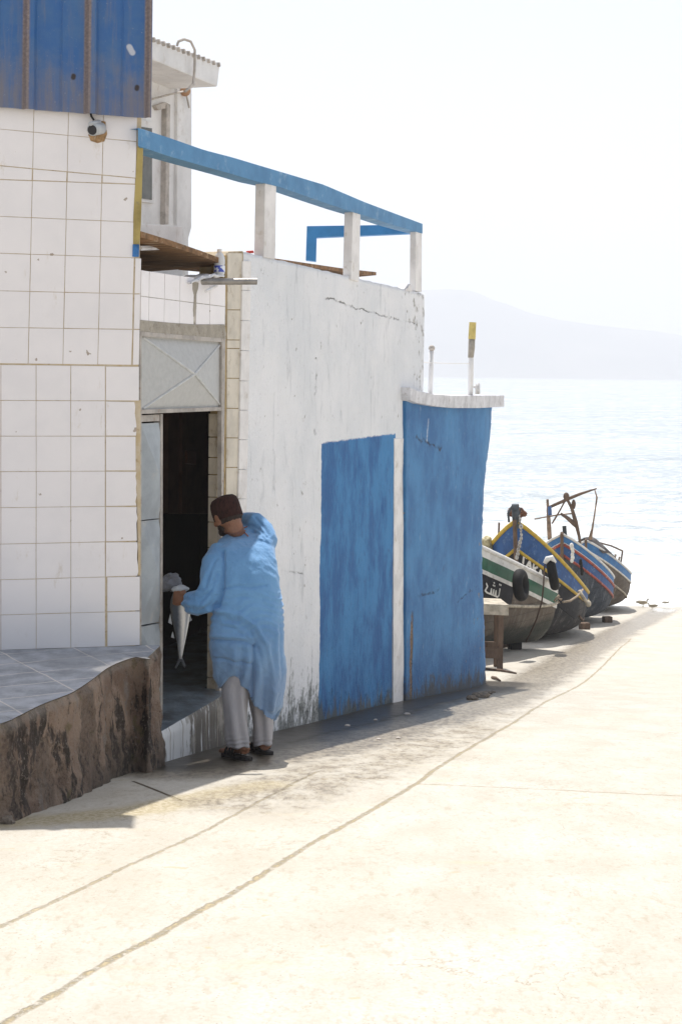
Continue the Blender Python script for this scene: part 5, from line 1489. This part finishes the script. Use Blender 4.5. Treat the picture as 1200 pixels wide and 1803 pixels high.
# stem head, chain and floats of the second boat
t = b2.pt3(1, 0, 1)
sh = [t + Vector((0, -.03, .25)), t + Vector((0, 0, .0)), t + Vector((0, .02, -.25))]
obj('stem_head', join(tube([t + Vector((.02, .02, -.1)), t + Vector((.0, -.02, .30))], [.060, .072], 6), tube([t + Vector((-.10, -.02, .0)), t + Vector((-.12, -.03, .15)), t + Vector((-.06, -.03, .26)), t + Vector((.0, -.03, .27))], .022, 6), tube([t + Vector((.0, -.03, .27)), t + Vector((.10, -.03, .24)), t + Vector((.06, -.03, .12))], .012, 6)), simple('blue_grey_timber', (.09, .11, .13), .85, .3, 14, .7, dirt=(.28, .2, .15)), b2.root, smooth=True)
def chain(pts, r, m, nm, label, cat, beads=14):
    parts = [tube(pts, r * .45, 6)]
    pts = [Vector(p) for p in pts]
    tot = sum((b_ - a).length for a, b_ in zip(pts[:-1], pts[1:]))
    for i in range(beads):
        s_ = tot * (i + .5) / beads; acc = 0
        for a, b_ in zip(pts[:-1], pts[1:]):
            L = (b_ - a).length
            if acc + L >= s_: p = a.lerp(b_, (s_ - acc) / L); break
            acc += L
        k = r * random.uniform(.7, 1.35); parts.append(ellipsoid(p + Vector((random.uniform(-.3, .3) * r, 0, 0)), (k, k, k * 1.3), None, 8, 6))
    o = obj(nm, join(*parts), m, smooth=True); tag(o, label, cat); return o
def near(b, px, py, dd=-.12):
    D = b.bow.y + dd; return P(px, py, D)
chain([near(b2, 913, 905, -.3), near(b2, 916, 925, -.42), near(b2, 917, 945, -.42), near(b2, 912, 965, -.38), near(b2, 909, 985, -.34)], .026, M_foam_d, 'mooring_rope', 'knotted pale rope with floats hanging down the bow of the blue and yellow boat', 'rope', 12)
o = obj('net_heap', crumple(near(b2, 909, 903, .1), (.13, .10, .08), 3, .7), simple('rusty_net', (.22, .10, .06), .95, .4, 40, 1, dirt=(.4, .3, .2)), smooth=True); tag(o, 'small rusty brown net bundle lashed on the tall bow of the yellow striped boat', 'net')
o = obj('float', crumple(P(856, 960, 25.6), (.10, .10, .17), 5, .25), simple('yellow_white_float', (.66, .58, .34), .6, .3, 12, .4, dirt=(.75, .72, .62)), smooth=True); tag(o, 'yellowish white float hanging at the left bow of the blue and yellow boat', 'float')
o = obj('peg', tube([P(877, 948, 26), P(878, 920, 26)], .02, 6), M_wood); tag(o, 'short wooden peg standing on the left gunwale of the blue and yellow boat', 'peg')

# tyres and ropes on the striped boat
TG = 'tyre fenders on the nearest boat'
vd = Vector((-.15, -1, 0))
tyre('tyre_fender', P(916, 1030, 21.75), Vector((.85, -.35, .10)), .17, .07, 'large black tyre fender hanging at the middle of the nearest boat', group=TG)
tyre('tyre_fender', P(972, 1010, 23.05), Vector((.97, -.12, .20)), .20, .065, 'black tyre fender with white top near the stern of the nearest boat', group=TG)
o = obj('white_wrap', join(tube([P(958, 992, 22.9), P(963, 984, 22.9), P(970, 982, 22.9), P(976, 990, 22.95)], [.03, .045, .045, .03], 8)), M_foam, smooth=True); tag(o, 'white cloth wrap over the top of the stern tyre fender', 'cloth')
o = obj('mooring_rope', tube([P(958, 994, 22.9), P(956, 1030, 22.7), P(953, 1060, 22.6), P(944, 1090, 22.5), P(935, 1110, 22.5), P(925, 1130, 22.6)], .012, 6), simple('dark_rope', (.06, .035, .025), .9), smooth=True); tag(o, 'thin dark rope hanging down the flank of the nearest boat', 'rope')
o = obj('mooring_rope', tube([P(984, 1048, 23.3), P(975, 1058, 23.3), P(984, 1062, 23.3), P(978, 1052, 23.3), P(988, 1056, 23.3)], .022, 6), M_rope, smooth=True); tag(o, 'small tangle of pale rope at the stern corner of the nearest boat', 'rope')
o = obj('mooring_rope', tube([P(990, 1060, 25.4), P(1003, 1058, 25.6), P(1015, 1050, 26), P(1025, 1038, 26.4)], .020, 6), M_rope, smooth=True); tag(o, 'pale rope looped along the flank of the blue and yellow boat', 'rope')
o = obj('oar', join(tube([P(1018, 1040, 26.2), P(1034, 1064, 26.2)], [.035, .03], 8), ellipsoid(P(1035, 1063, 26.2), (.05, .05, .06))), M_woodp, smooth=True); tag(o, 'short pale spar end sticking out below the rim of the blue and yellow boat', 'spar')

# spars above the third boat
DM = 33.5
def spar(pts, r, D=DM, m=M_wood, k=7):
    return tube([P(x, y, D) for x, y in pts], r, k)
sprs = [([(967, 893), (996, 880), (1020, 870), (1050, 860)], [.035, .04, .035, .015], 'long tilted spar with blue end propped above the third boat'),
        ([(963, 879), (965, 912), (966, 930), (967, 950)], [.03, .045, .055, .05], 'upright wooden post at the left of the spars'),
        ([(996, 876), (1006, 895), (1013, 920), (1019, 945), (1022, 975), (1025, 1010)], [.03, .04, .05, .035, .028, .025], 'bent dark pole leaning down to the red striped boat'),
        ([(996, 878), (984, 900), (971, 922)], [.02, .02, .02], 'thin brace between the post and the spar'),
        ([(940, 914), (962, 910), (985, 906), (1008, 904)], [.016, .016, .018, .016], 'thin horizontal stick tied to the upright post'),
        ([(986, 904), (998, 912), (1010, 922), (1016, 930)], [.03, .045, .06, .03], 'short dark branch wedged behind the bent pole'),
        ([(1046, 862), (1050, 876), (1046, 905), (1042, 930), (1038, 950)], [.012, .022, .018, .026, .05], 'slender hanging pole with brown knots near the farthest boat')]
for i, (pts, r, lb) in enumerate(sprs):
    D = DM if i != 6 else 38.6
    r = [q * (1 if i != 6 else 1.1) for q in r]
    o = obj('spar', spar(pts, r, D), M_wood if i not in (1, 6, 4) else simple('bleached_spar_wood', (.34, .24, .17), .9, .35, 9, .6, dirt=(.12, .09, .07)), smooth=True); tag(o, lb, 'spar', 'spars and poles over the boats')
o = obj('float', join(ellipsoid(P(996, 874, DM), (.07, .07, .09)), ellipsoid(P(1009, 888, DM), (.05, .05, .11))), M_wood, smooth=True); tag(o, 'dark float lashed on the top of the crossed spars', 'float')
o = obj('blue_tube', tube([P(966.5, 892, DM - .05), P(967.5, 907, DM - .05)], .045, 8), simple('blue_plastic_tube', (.05, .12, .3), .5)); tag(o, 'short blue tube hanging on the left end of the tilted spar', 'tube')
chain([P(1006, 958, 31.2), P(1007, 975, 31.2), P(1006, 990, 31.2)], .035, M_foam, 'float_line', 'black and white float string hanging at the bow of the red striped boat', 'float', 6)
chain([P(1021, 985, 31.4), P(1023, 1000, 31.4), P(1024, 1012, 31.4)], .035, M_rubber, 'float_line', 'dark float string hanging from the bent pole', 'float', 6)
o = obj('bow_post', tube([P(992.5, 926, 31.5), P(995, 962, 31.5)], [.045, .05], 8), simple('dark_bow_post', (.035, .045, .05), .7)); tag(o, 'dark upright post at the bow of the red striped boat', 'post')
# dark cover and small frame on the last boat
def cover():
    ridge = [P(1028, 946, 38.9), P(1040, 944, 39.2), P(1052, 955, 39.8), P(1066, 975, 40.6), P(1078, 990, 41.4)]
    V = []; F = []
    for p in ridge:
        for k in range(9):
            t = (k - 4) / 4; V.append(p + Vector((t * .5, 0, -abs(t) ** 1.3 * .42 + .03 * nz((p.x * 3, k, 0)))))
    for i in range(4):
        for k in range(8): F.append((i * 9 + k, i * 9 + k + 1, i * 9 + k + 10, i * 9 + k + 9))
    return V, F
o = obj('boat_cover', cover(), simple('grey_tarpaulin', (.12, .11, .11), .8, .3, 5, .6, dirt=(.3, .28, .26)), smooth=True); tag(o, 'dark grey tarpaulin draped over the bow of the farthest boat', 'tarpaulin')
md = o.modifiers.new('t', 'SOLIDIFY'); md.thickness = .02
o = obj('frame_pole', tube([P(1052, 955, 40), P(1075, 961, 41), P(1095, 970, 42), P(1093, 985, 42), P(1090, 998, 42)], .025, 6), M_wood); tag(o, 'thin bent pole frame over the stern of the farthest boat', 'pole')
o = obj('stern_gear', join(*[tube([P(x, y, 42), P(x + dx, y - dy, 42)], .03, 6) for x, y, dx, dy in ((1080, 990, 3, 14), (1086, 996, 4, 16), (1074, 988, 2, 8))]), M_rope); tag(o, 'small pale upright sticks of fishing gear on the farthest boat', 'gear')
# chocks under the boats
for px, py, lb in ((905, 1143, 'dark rubber block under the nearest boat'), (1028, 1108, 'wooden block under the red striped boat by the sand'), (1068, 1096, 'reddish wooden chock under the stern of the third boat')):
    q = GP(px, py); o = obj('chock', box((q.x, q.y, gz(q.x, q.y) + .07), (.20, .16, .14), .3), M_wood if px != 905 else M_rubber, bevel=.02); tag(o, lb, 'chock', 'blocks propping the boats')

# work table at the annex corner
tg = GP(880, 1179)
TB = thing('work_table', 'rough wooden work table with pale thick top and dark legs beside the annex corner', 'table', tg)
def wp(px, py, D): return P(px, py, D)
DT = tg.y
topf = [P(820, 1062, DT), P(895, 1065, DT), P(895, 1084, DT), P(820, 1081, DT)]
obj('table_top', prism(topf, Vector((-.05, .55, 0))), M_woodp, TB, bevel=.008)
for dx, dy in ((0, 0), (0, .45), (-.5, 0), (-.5, .45)):
    a = P(881, 1083, DT) + Vector((dx, dy, 0)); gzb = gz(a.x, a.y)
    obj('leg', box(((a.x), a.y + .04, (a.z + gzb - .03) / 2), (.075, .07, a.z - gzb + .03)), M_wood, TB, bevel=.005)
for dy in (0.0, .46):
    a = P(881, 1150, DT) + Vector((0, dy, 0)); obj('cross_bar', box((a.x - .25, a.y + .0, a.z), (.45, .04, .14)), M_wood, TB, bevel=.004)
for a, b_, lb in (((852, 1180), (908, 1187), 'longer stick lying on the sand by the table leg'), ((866, 1195), (880, 1200), 'short twig on the sand near the annex corner')):
    p, q = GP(*a), GP(*b_); o = obj('driftwood', tube([p + Vector((0, 0, .015)), (p + q) / 2 + Vector((0, .03, .02)), q + Vector((0, 0, .012))], [.02, .018, .01], 7), M_wood, smooth=True); tag(o, lb, 'stick', 'sticks on the sand')
# debris at the wall foot
for i, (px, py, s_) in enumerate(((716, 1258, .03), (660, 1268, .02), (611, 1278, .022), (783, 1252, .024), (790, 1249, .018), (700, 1300, .02), (666, 1302, .018), (828, 1232, .05), (845, 1228, .07), (858, 1222, .05), (868, 1219, .03), (20, 1441, .035), (8, 1448, .05))):
    p = GP(px, py); s_ *= .6 if i < 7 else .8
    V, F = crumple(p + Vector((0, 0, s_ * .25)), (s_ * 1.3, s_, s_ * .6), i * 3.1, .8)
    o = obj('stone', (V, F), M_pinkw if i < 7 else simple('grey_rubble', (.25, .21, .17), .95, .3, 20, .8), smooth=False)
    tag(o, ['small pale chip on the wet ground below the white pipe strip', 'pale chip on the wet ground below the blue panel', 'pale crumb at the foot of the wall left of the blue panel', 'left of two white crumbs in the annex shadow', 'right of two white crumbs in the annex shadow', 'pale bit in the sunlit gutter below the blue panel', 'small bit in the gutter nearer the man', 'low rubble piece at the annex foot, left of three', 'largest rubble piece at the annex corner foot', 'rubble piece just right of the annex corner', 'small stone on the sand right of the annex corner', 'stone at the foot of the ledge by the left picture edge', 'leftmost stone below the ledge base'][i], 'stone', 'loose bits at the foot of the walls')

# gulls at the water line
M_gull = simple('gull_plumage', (.72, .70, .66), .8, .1, 30, .3); M_gullb = simple('gull_wing', (.42, .36, .26), .8, .2, 30, .3)
for px, py, hd, s_, lb, wing in ((1131, 1069, 1, 0.8, 'largest gull, nearest the boats, with brownish wings', M_gullb), (1147, 1073, -1, .6, 'middle gull standing lowest on the wet sand', M_gullb), (1172, 1066, 1, .5, 'rightmost small gull on the wet sand', M_gullb)):
    p = GP(px, py); G = thing('gull', lb, 'gull', p, 'gulls on the shore')
    c = p + Vector((0, 0, .17 * s_)); X = Vector((hd, .3, 0)).normalized()
    Mx = Matrix((X, Vector((-X.y, X.x, 0)), Vector((0, 0, 1)))).transposed()
    bd = [ellipsoid(c, (.19 * s_, .08 * s_, .08 * s_), Mx), tube([c + X * .12 * s_, c + X * .18 * s_ + Vector((0, 0, .10 * s_))], [.05 * s_, .035 * s_], 8), ellipsoid(c + X * .20 * s_ + Vector((0, 0, .12 * s_)), (.05 * s_, .04 * s_, .04 * s_), Mx)]
    obj('body', remesh(join(*bd), .012, 1), M_gull, G, smooth=True, fix=False)
    obj('wings', join(*[ellipsoid(c - X * .07 * s_ + Mx @ Vector((0, sg * .07 * s_, .02 * s_)), (.20 * s_, .025 * s_, .055 * s_), Mx) for sg in (1, -1)]), wing, G, smooth=True)
    obj('bill', tube([c + X * .24 * s_ + Vector((0, 0, .12 * s_)), c + X * .31 * s_ + Vector((0, 0, .11 * s_))], [.014 * s_, .005 * s_], 6), M_yel, G)
    obj('legs', join(*[tube([c + Mx @ Vector((0, sg * .03 * s_, -.06 * s_)), c + Mx @ Vector((0, sg * .03 * s_, -.17 * s_))], .008 * s_, 5) for sg in (1, -1)]), M_yel, G)
